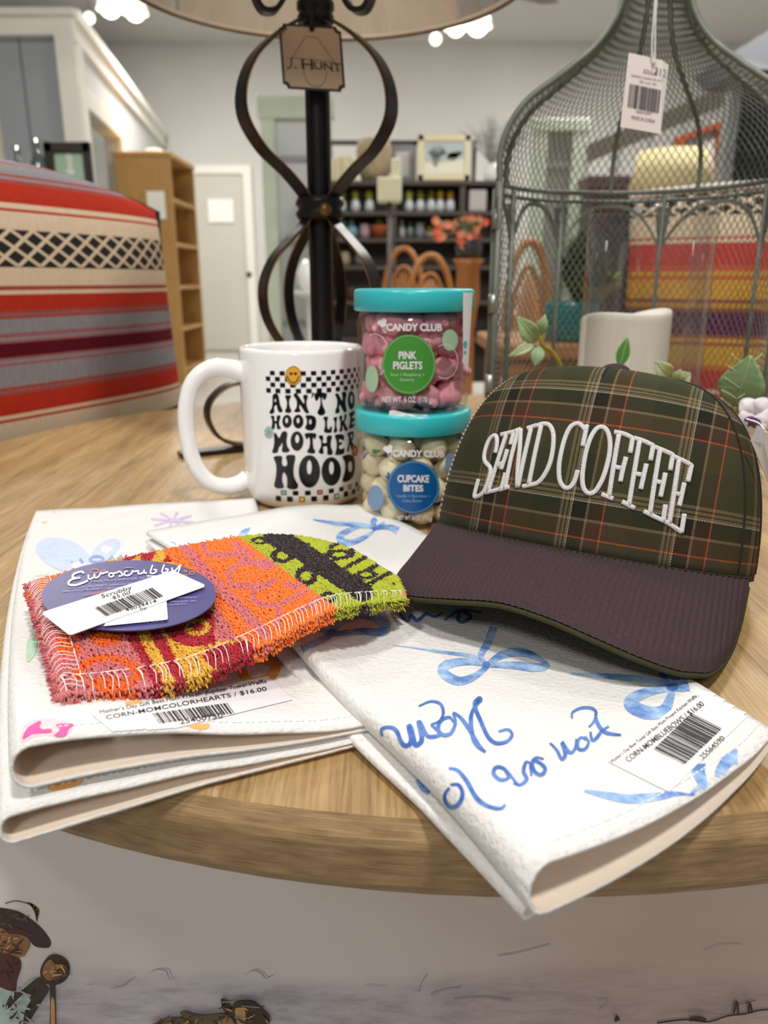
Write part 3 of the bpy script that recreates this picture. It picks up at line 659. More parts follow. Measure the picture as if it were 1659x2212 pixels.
sticker(tB, [(1506, 1490), (1640, 1524), (1444, 1712), (1312, 1646)], cB,
        [("Mother's Day Bow Towel Gift Best Mom Present Kitchen Waffle...", ((1323, 1651), (1511, 1504), (1317, 1645)), 0), ("CORN-MOMBLUEBOWS / $16.00", ((1358, 1650), (1522, 1525), (1348, 1641)), .004), ("25564590", ((1518, 1643), (1566, 1598), (1508, 1636)), .003)],
        ((1478, 1655), (1560, 1576), (1411, 1621)))
# ================================================================== PLAID CAP
CAPL = Vector((0.1077, 0.3841, TZ + 0.0152)); cyaw, cpit, crol = -.4037, -.2899, .0538
CM = Matrix.Rotation(cyaw, 3, 'Z') @ Matrix.Rotation(cpit, 3, 'X') @ Matrix.Rotation(crol, 3, 'Y')
ca, cb, cH, csh = .0804, .0760, .0902, .0152
def cw(v): return CM @ Vector(v) + CAPL
def crown_pt(ph, w):
    fr = (1 + math.cos(ph)) / 2                      # 1 at the front
    e1 = .4958 - .0357 * fr; e2 = .9334
    s = max(0, math.cos(w * math.pi / 2)) ** e1; z = cH * math.sin(w * math.pi / 2) ** e2
    return Vector((ca * math.sin(ph) * s, -cb * math.cos(ph) * s - csh * (1 - s), z))
NU, NW = 144, 44
V = []; Fc = []; UV = []; acc = [0.0] * NU; prev = None
for j in range(NW + 1):
    w = (j / NW) ** .9 * .999
    ring = [crown_pt(-math.pi + 2 * math.pi * i / NU, w) for i in range(NU)]
    if prev: acc = [acc[i] + (ring[i] - prev[i]).length for i in range(NU)]
    prev = ring
    for i, p in enumerate(ring):
        ph = -math.pi + 2 * math.pi * i / NU; s60 = R_(62); sg = 1 if ph > 0 else -1
        sc = math.hypot(ring[NU // 4].x, 0) / ca
        u = p.x if abs(ph) < s60 else sg * (abs(crown_pt(s60, w).x) + (abs(ph) - s60) * .088 * (.35 + .65 * sc))
        UV.append((u, acc[i])); q3 = cw(p); q3.z = max(q3.z, TZ + .002); V.append(q3)
for j in range(NW):
    for i in range(NU):
        if i == NU - 1: continue
        i2 = (i + 1) % NU; Fc.append((j * NU + i, j * NU + i2, (j + 1) * NU + i2, (j + 1) * NU + i))
for j in range(NW):
    a = j * NU + NU - 1; b_ = j * NU; Fc.append((a, b_, b_ + NU, a + NU))
plaid = bpy.data.materials.new('plaid_twill'); plaid.use_nodes = True; nt, b = nodes_of(plaid)
uvn = nt.nodes.new('ShaderNodeUVMap'); uvn.uv_map = 'UVMap'; s_ = nt.nodes.new('ShaderNodeSeparateXYZ'); nt.links.new(uvn.outputs[0], s_.inputs[0]); U, Vv = s_.outputs[0], s_.outputs[1]
PERU, PERV = .0435, .0515
def stripes(t, off, per):
    f = math_(nt, 'FRACT', math_(nt, 'ADD', math_(nt, 'DIVIDE', t, per), off))
    G0, BR, TN, OR, BK, RD, OL = '3a3d26', '4b3626', '8a765b', 'b8623a', '1d241a', '5a2a20', '45432a'
    st = [(0, G0), (.30, TN), (.325, G0), (.345, TN), (.37, G0), (.385, TN), (.41, 'c4bfac'), (.417, BK), (.50, '2a2118'), (.555, TN), (.58, BR), (.70, RD), (.715, OR), (.732, '4a4038'), (.79, BR if 0 else OL), (1, OL)]
    return ramp(nt, f, st, 'CONSTANT')
wx = stripes(U, .43, PERU); wy = stripes(math_(nt, 'MULTIPLY', Vv, -1.0), .888, PERV)
tw = math_(nt, 'FRACT', math_(nt, 'DIVIDE', math_(nt, 'ADD', U, Vv), .00115)); twm = math_(nt, 'GREATER_THAN', tw, .5)
c = mixc(nt, twm, wx, wy); c = mixc(nt, .30, c, mixc(nt, .5, wx, wy)); th = math_(nt, 'FRACT', math_(nt, 'DIVIDE', math_(nt, 'SUBTRACT', U, Vv), .00038))
c = mixc(nt, math_(nt, 'MULTIPLY', th, .25), c, '15160f')
nt.links.new(c, b.inputs['Base Color']); b.inputs['Roughness'].default_value = .9; b.inputs['Specular IOR Level'].default_value = .2
bp = nt.nodes.new('ShaderNodeBump'); bp.inputs['Strength'].default_value = .5; bp.inputs['Distance'].default_value = .0003; nt.links.new(tw, bp.inputs['Height']); nt.links.new(bp.outputs[0], b.inputs['Normal'])
cap = thing('baseball_cap', 'plaid green and brown cap with white lettering and a ribbed corduroy brim', 'cap', (CAPL.x, CAPL.y, TZ))
crown = obj('crown', V, Fc, plaid, cap, uv=UV, solid=.0015); treeC = bvh((V, Fc)); cC = caster(treeC, .0003)
# brim: ribbed corduroy on top, olive underneath
A72 = R_(74)
def brim_in(q): return Vector((ca * math.sin(q * A72), -cb * math.cos(q * A72), .001))
BO = cr([(-.0774, -.0205, 0), (-.0785, -.045, -.014), (-.077, -.068, -.023), (-.0755, -.080, -.026), (-.069, -.094, -.0275), (-.059, -.107, -.0265), (-.046, -.117, -.024), (-.032, -.125, -.021), (-.013, -.129, -.018), (.006, -.133, -.019), (.023, -.135, -.022), (.040, -.132, -.026), (.052, -.123, -.029), (.059, -.113, -.030), (.065, -.102, -.030), (.071, -.078, -.026), (.075, -.050, -.016), (.0774, -.0205, 0)], 12)
_bl = [0.0]
for p_, q_ in zip(BO, BO[1:]): _bl.append(_bl[-1] + (q_ - p_).length)
def brim_out(q):
    f = (q + 1) / 2; f = f + .035 * math.sin(2 * math.pi * f); s = f * _bl[-1]; k = 0
    while k < len(BO) - 2 and _bl[k + 1] < s: k += 1
    return BO[k].lerp(BO[k + 1], (s - _bl[k]) / (_bl[k + 1] - _bl[k]))
def brim_pt(q, t):
    a, c_ = brim_in(q), brim_out(q); p = a * (1 - t) + c_ * t; p.z += .005 * math.sin(math.pi * t) * (1 - q * q); return p
def rib(p): return .0013 * math.sqrt(max(0, 1 - (2 * ((p.x / .0026) % 1) - 1) ** 2))
cord = M('corduroy_plum', '45363a', .95, spec=.15, var=(900, .35), bump=(1500, .35, .0003))
olive = M('olive_binding', '3a3a26', .9, spec=.2, var=(600, .3))
NQ, NT = 480, 40
def bt(i, j):
    q = -1 + 2 * i / NQ; t = j / NT; p = brim_pt(q, t); e = min(1, (1 - t) * 14); p.z += rib(p) * (.35 + .65 * min(1, e)) - .0016 * (1 - min(1, e)) ** 2; return p
V = [cw(bt(i, j)) for j in range(NT + 1) for i in range(NQ + 1)]
Fc = [(j * (NQ + 1) + i, (j + 1) * (NQ + 1) + i, (j + 1) * (NQ + 1) + i + 1, j * (NQ + 1) + i + 1) for j in range(NT) for i in range(NQ)]
brim = obj('brim', V, Fc, cord, cap)
V, Fc = grid(lambda u, v: cw(brim_pt(-1 + 2 * u, v * .995) - Vector((0, 0, .0036))), 90, 20); obj('brim_lining', V, Fc, olive, brim)
P = [cw(brim_out(-1 + 2 * i / 120) * .995 - Vector((0, 0, .0028))) for i in range(121)]; obj('brim_binding', *tube(P, .0011, 8), olive, brim)
for k, tt in enumerate((.93, .80, .66)):
    P = [cw(brim_pt(-.97 + 1.94 * i / 100, tt) + Vector((0, 0, .0003))) for i in range(101)]
mb = MB(); mb.add(*tube([cw(brim_in(-1 + 2 * i / 60) + Vector((0, 0, .001))) for i in range(61)], .0006, 6)); mb.build('seam', M('seam_dark', '1f2018', .9), cap)
mb = MB(); mb.add(*ball(cw((0, -csh, cH + .0018)), .0075, .0075, .0042, 20, 12)); mb.build('button', cord, cap)
# panel seams and their stitches
seamM = M('panel_seam_dark', '191a12', .95); mb = MB(); ms = MB()  # near-black olive colour for the panel seams
for ph in (R_(-78), R_(62), R_(82), 0):
    w0 = .02 if ph else .72
    P = [cw(crown_pt(ph, w0 + (.985 - w0) * i / 50)) for i in range(51)]; mb.add(*tube(P, .0007, 6))
    if abs(ph) > R_(70):
        ms = MB()
        o = R_(2.2) * (1 if ph < 0 else 1)
        for i in range(46):
            a = .02 + .9 * i / 46; q0, q1 = cw(crown_pt(ph + o, a) * 1.004), cw(crown_pt(ph + o, a + .012) * 1.004); ms.add(*tube([q0, q1], .0004, 5))
        ms.build('stitching', M('seam_thread', 'cfc8b4', .7), crown)
mb.build('panel_seam', seamM, crown); 
# embroidered lettering
thread = M('embroidery_white', 'e8e6e6', .6, var=(2500, .3), bump=(2600, 1, .0007, (1, 1, 1)), sheen=.3)
L = [[(280, 300), (290, 250), (288, 200), (266, 190), (232, 230), (208, 310), (212, 360), (245, 400), (246, 440), (226, 510), (195, 570), (160, 592), (142, 590), (152, 540), (168, 482)],
     [(318, 182), (362, 172), (404, 162)], [(404, 162), (392, 200), (380, 245)], [(354, 176), (310, 310), (232, 560)], [(215, 565), (265, 555), (318, 540)], [(318, 540), (332, 495), (345, 440)], [(296, 390), (325, 370)], [(358, 285), (340, 345), (318, 410)],
     [(412, 158), (444, 146)], [(432, 152), (385, 330), (342, 540)], [(312, 547), (368, 528)], [(446, 148), (442, 260), (428, 400), (424, 530)], [(515, 140), (470, 330), (428, 528)], [(492, 140), (548, 122)],
     [(582, 122), (540, 310), (500, 512)], [(552, 124), (600, 110), (640, 124), (662, 180), (660, 270), (640, 370), (604, 448), (560, 500), (510, 516), (462, 526)],
     [(856, 255), (870, 190), (884, 122)], [(872, 150), (832, 110), (782, 125), (745, 190), (716, 290), (700, 390), (704, 480), (732, 530), (770, 532), (802, 490), (822, 422)],
     [(1095, 185), (1060, 390), (1030, 590)], [(1068, 165), (1130, 178), (1186, 205)], [(1186, 205), (1170, 300)], [(1062, 395), (1102, 402)], [(1142, 335), (1122, 410), (1105, 490)], [(984, 578), (1054, 606)],
     [(1232, 225), (1195, 440), (1162, 645)], [(1200, 205), (1262, 226), (1322, 255)], [(1322, 255), (1304, 350)], [(1202, 440), (1238, 447)], [(1276, 380), (1258, 460), (1240, 540)], [(1120, 628), (1196, 668)],
     [(1366, 285), (1332, 490), (1300, 705)], [(1335, 265), (1396, 290), (1452, 316)], [(1452, 316), (1434, 415)], [(1332, 490), (1368, 497)], [(1402, 440), (1386, 515), (1370, 590)], [(1264, 692), (1330, 725), (1388, 752)], [(1388, 752), (1402, 650)],
     [(1492, 345), (1460, 560), (1428, 765)], [(1465, 330), (1522, 356), (1574, 385)], [(1574, 385), (1552, 490)], [(1462, 570), (1494, 577)], [(1526, 505), (1510, 580), (1494, 650)], [(1398, 755), (1456, 792), (1508, 828)], [(1508, 828), (1527, 710)]]
O_ = [(960, 135), (1005, 142), (1032, 195), (1036, 280), (1018, 380), (985, 480), (940, 555), (898, 572), (864, 540), (854, 470), (864, 370), (885, 270), (918, 185)]
mb = MB()
def emb(pts, closed=False):
    P = [cC(980 + p.x * .32550, 880 + p.y * .32550) for p in cr([(x, y, 0) for x, y in pts], 6, closed)]
    P = [p for p in P if p is not None]
    if len(P) < 2: return
    if not closed:
        for e, k in ((0, 1), (-1, -2)): P[e] = P[e] + (P[e] - P[k]).normalized() * .0003
    mb.add(*tube(P, .00108, 8, closed, ry=.0006, up=tuple(CM @ Vector((0, -1, .15)))))
for p in L: emb(p)
emb(O_, True)
mb.build('lettering', thread, cap)
# folded white hang tag at the cap's side
ht = thing('hang_tag', 'white folded paper tag hanging at the side of the plaid cap', 'tag', (.185, .35, TZ + .06))
mb = MB(); hy = cC(1600, 965).y - .004; q = [(1622, 952, hy), (1640, 920, hy - .002), (1664, 936, hy - .002), (1672, 1046, hy + .004), (1660, 1042, hy + .005)]
vs = [Y(*p) for p in q]; mb.add(vs + [v + Vector((0, .0006, 0)) for v in vs], [(0, 1, 2, 3, 4), (9, 8, 7, 6, 5)] + [(i, i + 5, (i + 1) % 5 + 5, (i + 1) % 5) for i in range(5)]); mb.build('card', M('tag_white', 'eceaea', .5), ht, smooth=False)
mb = MB(); mb.add(*[[Y(1622, 952, hy + .0005), Y(1640, 921, hy - .0025), Y(1652, 958, hy - .004)], [(0, 1, 2)]]); mb.build('folded_flap', M('tag_white'), ht, smooth=False)
mb = MB(); mb.add(*tube(cr([Y(1655, 936, hy - .002), Y(1640, 915, hy), cC(1612, 905) or Y(1612, 905, hy)], 4), .0004, 5)); mb.build('loop', M('white_thread'), ht)

# ================================================================== TERRY SCRUBBER WITH ITS OVAL TAG
cols = [((131, 1506, .028), (62, 1263, .034)), ((300, 1491, .025), (200, 1224, .034)), ((430, 1461, .024), (330, 1196, .035)), ((560, 1402, .027), (450, 1173, .037)),
        ((650, 1354, .031), (560, 1159, .038)), ((720, 1320, .033), (660, 1164, .036)), ((800, 1306, .031), (760, 1192, .030)), ((872, 1297, .024), (836, 1246, .023))]
cf = cr([tuple(G(*c[0])) for c in cols], 10); cbk = cr([tuple(G(*c[1])) for c in cols], 10)
def pad(u, v, dz=0):
    x = u * (len(cf) - 1); i = min(int(x), len(cf) - 2); f = x - i
    a = cf[i].lerp(cf[i + 1], f); c_ = cbk[i].lerp(cbk[i + 1], f); p = a.lerp(c_, v); p.z += .004 * math.sin(math.pi * v) + dz; return p
scr = thing('terry_scrubber', 'orange, red, lime and black terry scrubber cloth lying on the two towels', 'scrubber', (-.08, .33, TZ + .012))
V, Fc = grid(pad, 70, 30); padM = M('scrubber_backing', 'b5543a', .9, var=(200, .3))
top = (V, Fc); treeP = bvh(top)
obj('pad', V, Fc, padM, scr, solid=.004)
SC_ = {k: srgb(v) for k, v in dict(pink='d9787a', orange='fb7f2c', deep='f4660c', red='b8142c', yellow='eab53a', lime='b3ba2c', black='2c1f22', salmon='e98a66').items()}
def pin(x, y, P):
    c = False; j = len(P) - 1
    for i in range(len(P)):
        if (P[i][1] > y) != (P[j][1] > y) and x < (P[j][0] - P[i][0]) * (y - P[i][1]) / (P[j][1] - P[i][1]) + P[i][0]: c = not c
        j = i
    return c
def inell(x, y, cx, cy, rx, ry): return ((x - cx) / rx) ** 2 + ((y - cy) / ry) ** 2
def dist(x, y, pts):
    d = 1e9
    for (x0, y0), (x1, y1) in zip(pts, pts[1:]):
        dx, dy = x1 - x0, y1 - y0; t = max(0, min(1, ((x - x0) * dx + (y - y0) * dy) / (dx * dx + dy * dy))); d = min(d, math.hypot(x - x0 - dx * t, y - y0 - dy * t))
    return d
def terry_col(px, py):
    x, y = px / .5425, (py - 1040) / .5425                # coordinates of the traced pattern
    lime0 = (950 + (y - 230) * 1.36)
    if x > lime0:
        if x > 1590: return 'salmon' if (x + y) % 37 < 20 else 'lime'
        b = dist(x, y, [(1085, 225), (1200, 290), (1330, 380), (1440, 450)])
        if b < 38: return 'black'
        for cx, cy, rx, ry in ((1030, 245, 34, 16), (1120, 305, 46, 30), (1215, 385, 44, 40), (1300, 470, 34, 22), (1345, 300, 60, 20), (1450, 380, 45, 18)):
            e = inell(x, y, cx, cy, rx, ry)
            if e < .22: return 'lime'
            if e < 1: return 'black'
        if 1300 < x < 1560 and y < 420 and math.sin(x * .06 + y * .11) > .55: return 'black'
        return 'lime'
    if x > 640 + (y - 280) * .95 or (x > 850 and y < 640 and x > 560 + y * .6):       # orange zone with pink scrolls
        if dist(x, y, [(725, 262), (860, 420), (960, 520), (1050, 615)]) < 21: return 'pink'
        for pts in ([(800, 250), (820, 295), (870, 305), (940, 295), (1000, 330)], [(1080, 325), (960, 330), (905, 370), (915, 420), (975, 425), (1060, 420), (1090, 400)], [(1060, 420), (1010, 440), (1000, 480), (1035, 500), (1100, 500), (1170, 470), (1220, 440)], [(1100, 500), (1110, 545), (1090, 580)], [(930, 255), (960, 280), (1000, 300)], [(1010, 335), (1040, 350), (1085, 345)], [(1140, 415), (1165, 430), (1200, 415)], [(1190, 520), (1230, 500), (1270, 470)]):
            if dist(x, y, pts) < 11: return 'pink'
        return 'orange'
    if x > 490 + (y - 600) * .52 and (y > 470 or x > 560):
        s = x - (490 + (y - 600) * .52)
        if y < 330: return 'yellow' if 30 < (s + y) % 110 < 75 else 'red'
        e = inell(x, y, 775, 590, 125, 75)
        if inell(x, y, 780, 588, 52, 34) < 1: return 'yellow' if inell(x, y, 780, 588, 28, 16) > 1 else 'red'
        if s < 45: return 'red'
        if s < 95: return 'yellow'
        if s < 145: return 'red'
        if x > 850 and y < 640: return 'pink'
        if e < 1: return 'red'
        if inell(x, y, 905, 705, 100, 50) < 1 and y > 650: return 'red'
        if x > 930: return 'red' if y > 600 else 'orange'
        return 'yellow'
    if x < 300 and y < 450 and x > 150: return 'orange'
    if 400 < x < 640 and y < 340: return 'red' if (x * .7 + y) % 60 < 28 else 'yellow'
    if inell(x, y, 275, 655, 55, 52) < 1 and not inell(x, y, 320, 630, 40, 30) < 1: return 'deep'
    if inell(x, y, 420, 625, 65, 38) < 1: return 'deep'
    e = inell(x, y, 425, 775, 140, 78)
    if e < 1 and e > .42 and y < 800: return 'deep'
    if inell(x, y, 440, 815, 95, 28) < 1: return 'deep'
    return 'pink'
mb = MB(); rr = random.Random(11); NUu, NVv = 190, 124
up = Vector((0, 0, 1))
def tuft(p, d, l, c, n, r=.00043):
    a = p - n * .001; m_ = p + d * l * .5 + n * .0012; e = p + d * l + n * .0002
    cc = tuple(min(1, max(0, k * rr.uniform(.82, 1.12))) for k in c); g = tube([a, p + d * l * .18 + n * .0010, m_, e], [r * .7, r, r, r * .6], 3, caps=False); mb.add(g[0], g[1], 0, cc)
def pxof(p):
    v = p - EYE; z = v.y * CP - v.z * SP; d = -v.y * SP - v.z * CP; return CX + F_PX * v.x / z, CY + F_PX * d / z
for i in range(NUu):
    for j in range(NVv):
        u = (i + rr.random()) / NUu; v = (j + rr.random()) / NVv; p = pad(u, v); c = SC_[terry_col(*pxof(p))]
        n = Vector((rr.uniform(-.25, .25), rr.uniform(-.45, 0), 1)).normalized(); a = rr.gauss(-.7, .4); d = Vector((math.cos(a), math.sin(a), rr.uniform(-.1, .3)))
        tuft(p, d, rr.uniform(.0013, .0022), c, n)
for k, n_ in (('f', 190), ('b', 150), ('l', 110), ('r', 50)):      # shaggy loops all round the rim
    for i in range(n_ * 4):
        s = rr.random(); u, v = {'f': (s, 0), 'b': (s, 1), 'l': (0, s), 'r': (1, s)}[k]; p = pad(u, v, -rr.uniform(0, .0042)); c = SC_[terry_col(*pxof(pad(min(.98, max(.02, u)), min(.97, max(.03, v)))))]
        o = {'f': Vector((.3, -1, 0)), 'b': Vector((-.3, 1, .2)), 'l': Vector((-1, -.1, 0)), 'r': Vector((1, .3, 0))}[k]; o = (o + Vector((rr.uniform(-.6, .6), rr.uniform(-.5, .5), rr.uniform(-.35, .5)))).normalized()
        tuft(p, o, rr.uniform(.0013, .0030), c, up * .6, .00042)
terry = mb.build('terry_loops', M('terry_yarn', 'ffffff', .9, attr='Col', spec=.2, sheen=.3), scr); terry['kind'] = 'stuff'
mb = MB()
for k, n_ in (('f', 66), ('l', 36)):
    for i in range(n_):
        s = min(.98, max(.01, (i + .5) / n_ + rr.uniform(-.009, .009))); w = rr.uniform(.006, .024)
        q0 = lambda s, v, dz: pad(s, v, dz) if k == 'f' else pad(v * .7, s, dz)
        mb.add(*tube(cr([q0(s, .075, .0024), q0(s + w * .3, .03, .0034), q0(s + w * rr.uniform(-.1, .5), -.010, rr.uniform(-.001, .001)), q0(s + w * .5, -.004, -.0025)], 3), .00014, 4)); mb.add(*tube([q0(s, .075, .0026), q0(min(1, s + 1 / n_), .078, .0026)], .00015, 4))
mb.build('edge_stitching', M('white_thread'), scr)
tp = G(278, 1286, .0404); t1 = G(91, 1300, .0412); t2 = G(278, 1362, .0362); tn = (t1 - tp).cross(t2 - tp).normalized(); cT = plane_caster(tp, tn); 
if tn.z < 0: tn = -tn
oval = [cT(x, y) for x, y in ell(278, 1286, 189, 76, 72, -.02)]
mb = MB(); n = len(oval); mb.add([v for v in oval] + [v - tn * .0005 for v in oval], [tuple(range(n)), tuple(range(2 * n - 1, n - 1, -1))] + [(i, (i + 1) % n, (i + 1) % n + n, i + n) for i in range(n)])
tg = mb.build('oval_tag', M('tag_purple', '46407a', .4, var=(90, .1)), scr, smooth=False)
cT1 = plane_caster(tp, tn, .0003); cT2 = plane_caster(tp, tn, .0011); cT3 = plane_caster(tp, tn, .0014); cT0 = plane_caster(tp, tn, .0007)
def c1_(p): return [(40 + x * .27728, 1140 + y * .27728) for x, y in p]
mb = MB(); st = lambda p, w, m=0, cl=False: stroke(mb, c1_(p), w, cT1, m=m, closed=cl)
st([(510, 355), (490, 342), (440, 355), (420, 380), (450, 392), (480, 388), (420, 400), (390, 425), (400, 445), (450, 445), (510, 425), (540, 410)], 4.6)
st([(545, 365), (545, 395), (565, 398), (590, 380), (590, 355), (592, 385), (612, 388), (630, 375)], 3.6); st([(630, 375), (640, 350), (650, 358), (672, 350), (700, 345)], 3.6)
st(ell(722, 368, 18, 15, 10), 3.4, 0, True); st([(735, 355), (765, 350), (785, 340), (800, 350), (810, 370), (780, 378)], 3.4); st([(850, 338), (830, 342), (825, 365), (850, 372), (880, 358)], 3.4); st([(880, 358), (888, 335), (898, 342), (925, 335)], 3.4)
st([(935, 330), (932, 355), (950, 358), (975, 345), (978, 325), (980, 350), (1000, 352)], 3.4); st([(1045, 288), (1028, 350), (1060, 352), (1075, 330), (1050, 325)], 3.4); st([(1135, 285), (1118, 345), (1148, 346), (1165, 325), (1140, 320)], 3.4)
st([(1195, 310), (1200, 335), (1225, 330), (1250, 300), (1262, 288)], 3.4); st([(1262, 288), (1240, 350), (1180, 365), (1090, 375), (1010, 375), (1000, 370)], lambda f: 3.6 * (1 - .5 * f))
for cx, cy, r in ((595, 338, 30), (662, 337, 14), (1300, 338, 12), (1350, 352, 20), (1300, 368, 12)): st(ell(cx, cy, r, r * .55, 14), 1.4, 1, True)
for s, a, b_, h, m in (('MULTI-PURPOSE SCRUBBER', (565, 425), (1180, 385), 16, 2), ('euroSCRUBBY makes cleaning', (390, 474), (1010, 430), 15, 2), ('euroSCRUBBY removes grime', (345, 499), (980, 455), 15, 2), ('www.euroscrubby.com', (500, 533), (800, 480), 20, 1), ('indoors and Outdoors.', (1010, 560), (1395, 545), 15, 2), ('pour nettoyer les', (1085, 584), (1385, 573), 14, 2), ("l'exterieurs", (1110, 606), (1305, 596), 14, 2), ('sales@euroscrubby.com', (590, 770), (1125, 730), 14, 2)):
    f = c1_([a, b_, (a[0], a[1] - h)]); text(mb, s, on(cT1, lin(*f)), m=m)
poly(mb, c1_([(800, 318), (850, 303), (915, 312)]), cT1, m=3)
mb.build('lettering', [M('tag_white_print', 'efeaf4', .5), M('tag_orange_print', 'd98560', .5), M('tag_lilac_print', 'a9a2cf', .5), M('tag_slot', '8d8a96', .6)], tg, smooth=False)
mb = MB(); rq = lambda P: poly(mb, c1_(P), cT0)
rq([(664, 766), (700, 700), (1148, 556), (1152, 562), (1164, 705), (1158, 716)]); low = mb.build('price_sticker', M('sticker_white', 'efeff0', .45), tg, smooth=False)
mb = MB(); V = [cT2(*p) for p in c1_([(190, 655), (1196, 334), (1216, 337), (1444, 440), (1450, 452), (1440, 462), (412, 832), (388, 828), (188, 672)])]; n = len(V)
mb.add(V + [v - tn * .0003 for v in V], [tuple(range(n)), tuple(range(2 * n - 1, n - 1, -1))] + [(i, (i + 1) % n, (i + 1) % n + n, i + n) for i in range(n)]); up_ = mb.build('price_sticker', M('sticker_white'), tg, smooth=False)
mb = MB(); text(mb, 'Scrubby', on(cT3, lin(*c1_([(650, 548), (885, 475), (640, 518)]))), bold=.003); text(mb, '$5.00', on(cT3, lin(*c1_([(735, 556), (872, 514), (728, 532)]))), bold=.003); text(mb, '45034414', on(cT3, lin(*c1_([(838, 652), (1078, 578), (828, 628)]))), bold=.003)
barcode(mb, on(cT3, lin(*c1_([(682, 688), (1132, 530), (594, 622)]))), n=30, seed=8); text(mb, 'by', on(cT3, lin(*c1_([(950, 640), (1000, 628), (944, 620)])))); mb.build('lettering', INK, up_, smooth=False)
# ================================================================== MUG
MC = Vector((-.0577, .545, TZ)); MR = .043; MH = .1085
ceramic = M('mug_ceramic', 'f4f3f1', .12, spec=.5, coat=.3)
mug = thing('coffee_mug', 'tall white mug with black motherhood lettering beside the candy jars', 'mug', MC)
prof = [(0, .004), (.030, .004), (.032, .0), (.035, .0), (.0385, .002), (.0415, .006), (MR, .012), (MR, .05), (MR, MH - .003), (MR - .0006, MH - .0008), (MR - .002, MH), (MR - .0035, MH - .0008), (MR - .0042, MH - .003), (MR - .0045, .06), (MR - .005, .014), (MR - .010, .008), (0, .007)]
obj('body', *lathe(prof, MC, 96), ceramic, mug)
ha = R_(-72); hd = Vector((math.sin(ha), -math.cos(ha), 0)); hn = Vector((-hd.y, hd.x, 0))
hp = [(530, 806), (500, 797), (470, 794), (440, 803), (417, 826), (405, 860), (401, 900), (405, 945), (415, 988), (433, 1022), (458, 1044), (490, 1051), (515, 1046), (536, 1034)]
P = cr([tuple(on_plane(x, y, MC, hn)) for x, y in hp], 5); Ln = len(P)
obj('handle', *tube(P, [.0055 + .0016 * abs(2 * i / Ln - 1) ** 3 for i in range(Ln)], 14, ry=[.0050 + .0012 * abs(2 * i / Ln - 1) ** 3 for i in range(Ln)], up=tuple(hn)), ceramic, mug)
cMug = cyl_caster(MC, MR, .00012); cMug2 = cyl_caster(MC, MR, .00022); cMug3 = cyl_caster(MC, MR, .0003)
def cm(P): return [(560 + x * .15375, 770 + y * .15375) for x, y in P]
GM = [M('print_black', '111013', .22), M('print_yellow', 'eaa93c', .3), M('print_teal', '8fc0bb', .3), M('print_coral', 'dd6f6c', .3), M('print_rust', 'a5543f', .3)]
mb = MB()
def gl(outer, holes=(), sm=4): poly(mb, cm(outer), cMug, [cm(h) for h in holes], step=3.2, smooth=sm)
E_ = lambda x, y, a, b_: ell(x, y, a, b_, 30)
gl([(205, 525), (255, 525), (275, 570), (295, 680), (330, 760), (310, 785), (275, 780), (255, 740), (245, 690), (222, 690), (210, 720), (213, 780), (185, 805), (148, 800), (145, 770), (175, 720), (185, 640), (185, 560)], [E_(225, 618, 12, 22)])
gl([(372, 545), (440, 545), (445, 570), (425, 610), (422, 670), (435, 720), (455, 760), (440, 785), (410, 795), (370, 785), (362, 760), (380, 720), (388, 660), (380, 610), (365, 570)])
gl([(490, 520), (530, 525), (570, 580), (625, 660), (632, 620), (615, 570), (625, 540), (670, 540), (685, 570), (668, 620), (668, 690), (690, 760), (700, 790), (670, 800), (640, 780), (600, 720), (570, 680), (565, 720), (580, 765), (555, 785), (500, 780), (490, 760), (520, 720), (528, 650), (510, 590), (485, 560)])
gl([(735, 520), (770, 510), (765, 545), (740, 580), (728, 575), (745, 545)])
gl([(785, 515), (940, 515), (942, 580), (920, 610), (900, 600), (890, 570), (882, 620), (895, 690), (925, 760), (925, 800), (890, 825), (850, 825), (820, 800), (820, 770), (845, 720), (860, 660), (858, 590), (845, 570), (830, 600), (805, 625), (785, 600)])
gl([(1065, 530), (1105, 520), (1130, 560), (1165, 620), (1170, 570), (1160, 520), (1170, 500), (1215, 498), (1225, 540), (1215, 600), (1215, 680), (1228, 750), (1215, 785), (1190, 780), (1160, 730), (1130, 680), (1125, 730), (1135, 775), (1100, 800), (1068, 795), (1070, 750), (1090, 700), (1095, 620), (1080, 570)])
gl(E_(1293, 615, 50, 132), [E_(1297, 602, 15, 60)], 0)
gl([(160, 840), (200, 830), (215, 860), (212, 900), (245, 900), (242, 860), (255, 830), (295, 830), (295, 870), (280, 920), (285, 970), (305, 1005), (290, 1020), (255, 1020), (245, 990), (240, 945), (222, 945), (220, 985), (210, 1020), (180, 1022), (170, 1000), (180, 950), (178, 890)])
gl(E_(390, 912, 68, 93), [E_(385, 900, 19, 38)], 0); gl(E_(548, 915, 74, 98), [E_(545, 900, 20, 38)], 0)
gl([(655, 830), (720, 825), (770, 840), (798, 880), (800, 940), (785, 1000), (750, 1035), (700, 1040), (655, 1020), (645, 990), (665, 950), (668, 890), (655, 860)], [E_(718, 918, 17, 36)])
gl([(905, 850), (955, 845), (968, 860), (955, 910), (955, 970), (965, 1015), (985, 1020), (995, 990), (1020, 985), (1022, 1030), (1010, 1070), (950, 1075), (915, 1060), (910, 1030), (922, 980), (920, 910), (905, 880)])
gl([(1045, 860), (1090, 850), (1095, 880), (1085, 930), (1088, 990), (1098, 1040), (1080, 1070), (1050, 1070), (1045, 1040), (1058, 990), (1060, 930), (1048, 890)])
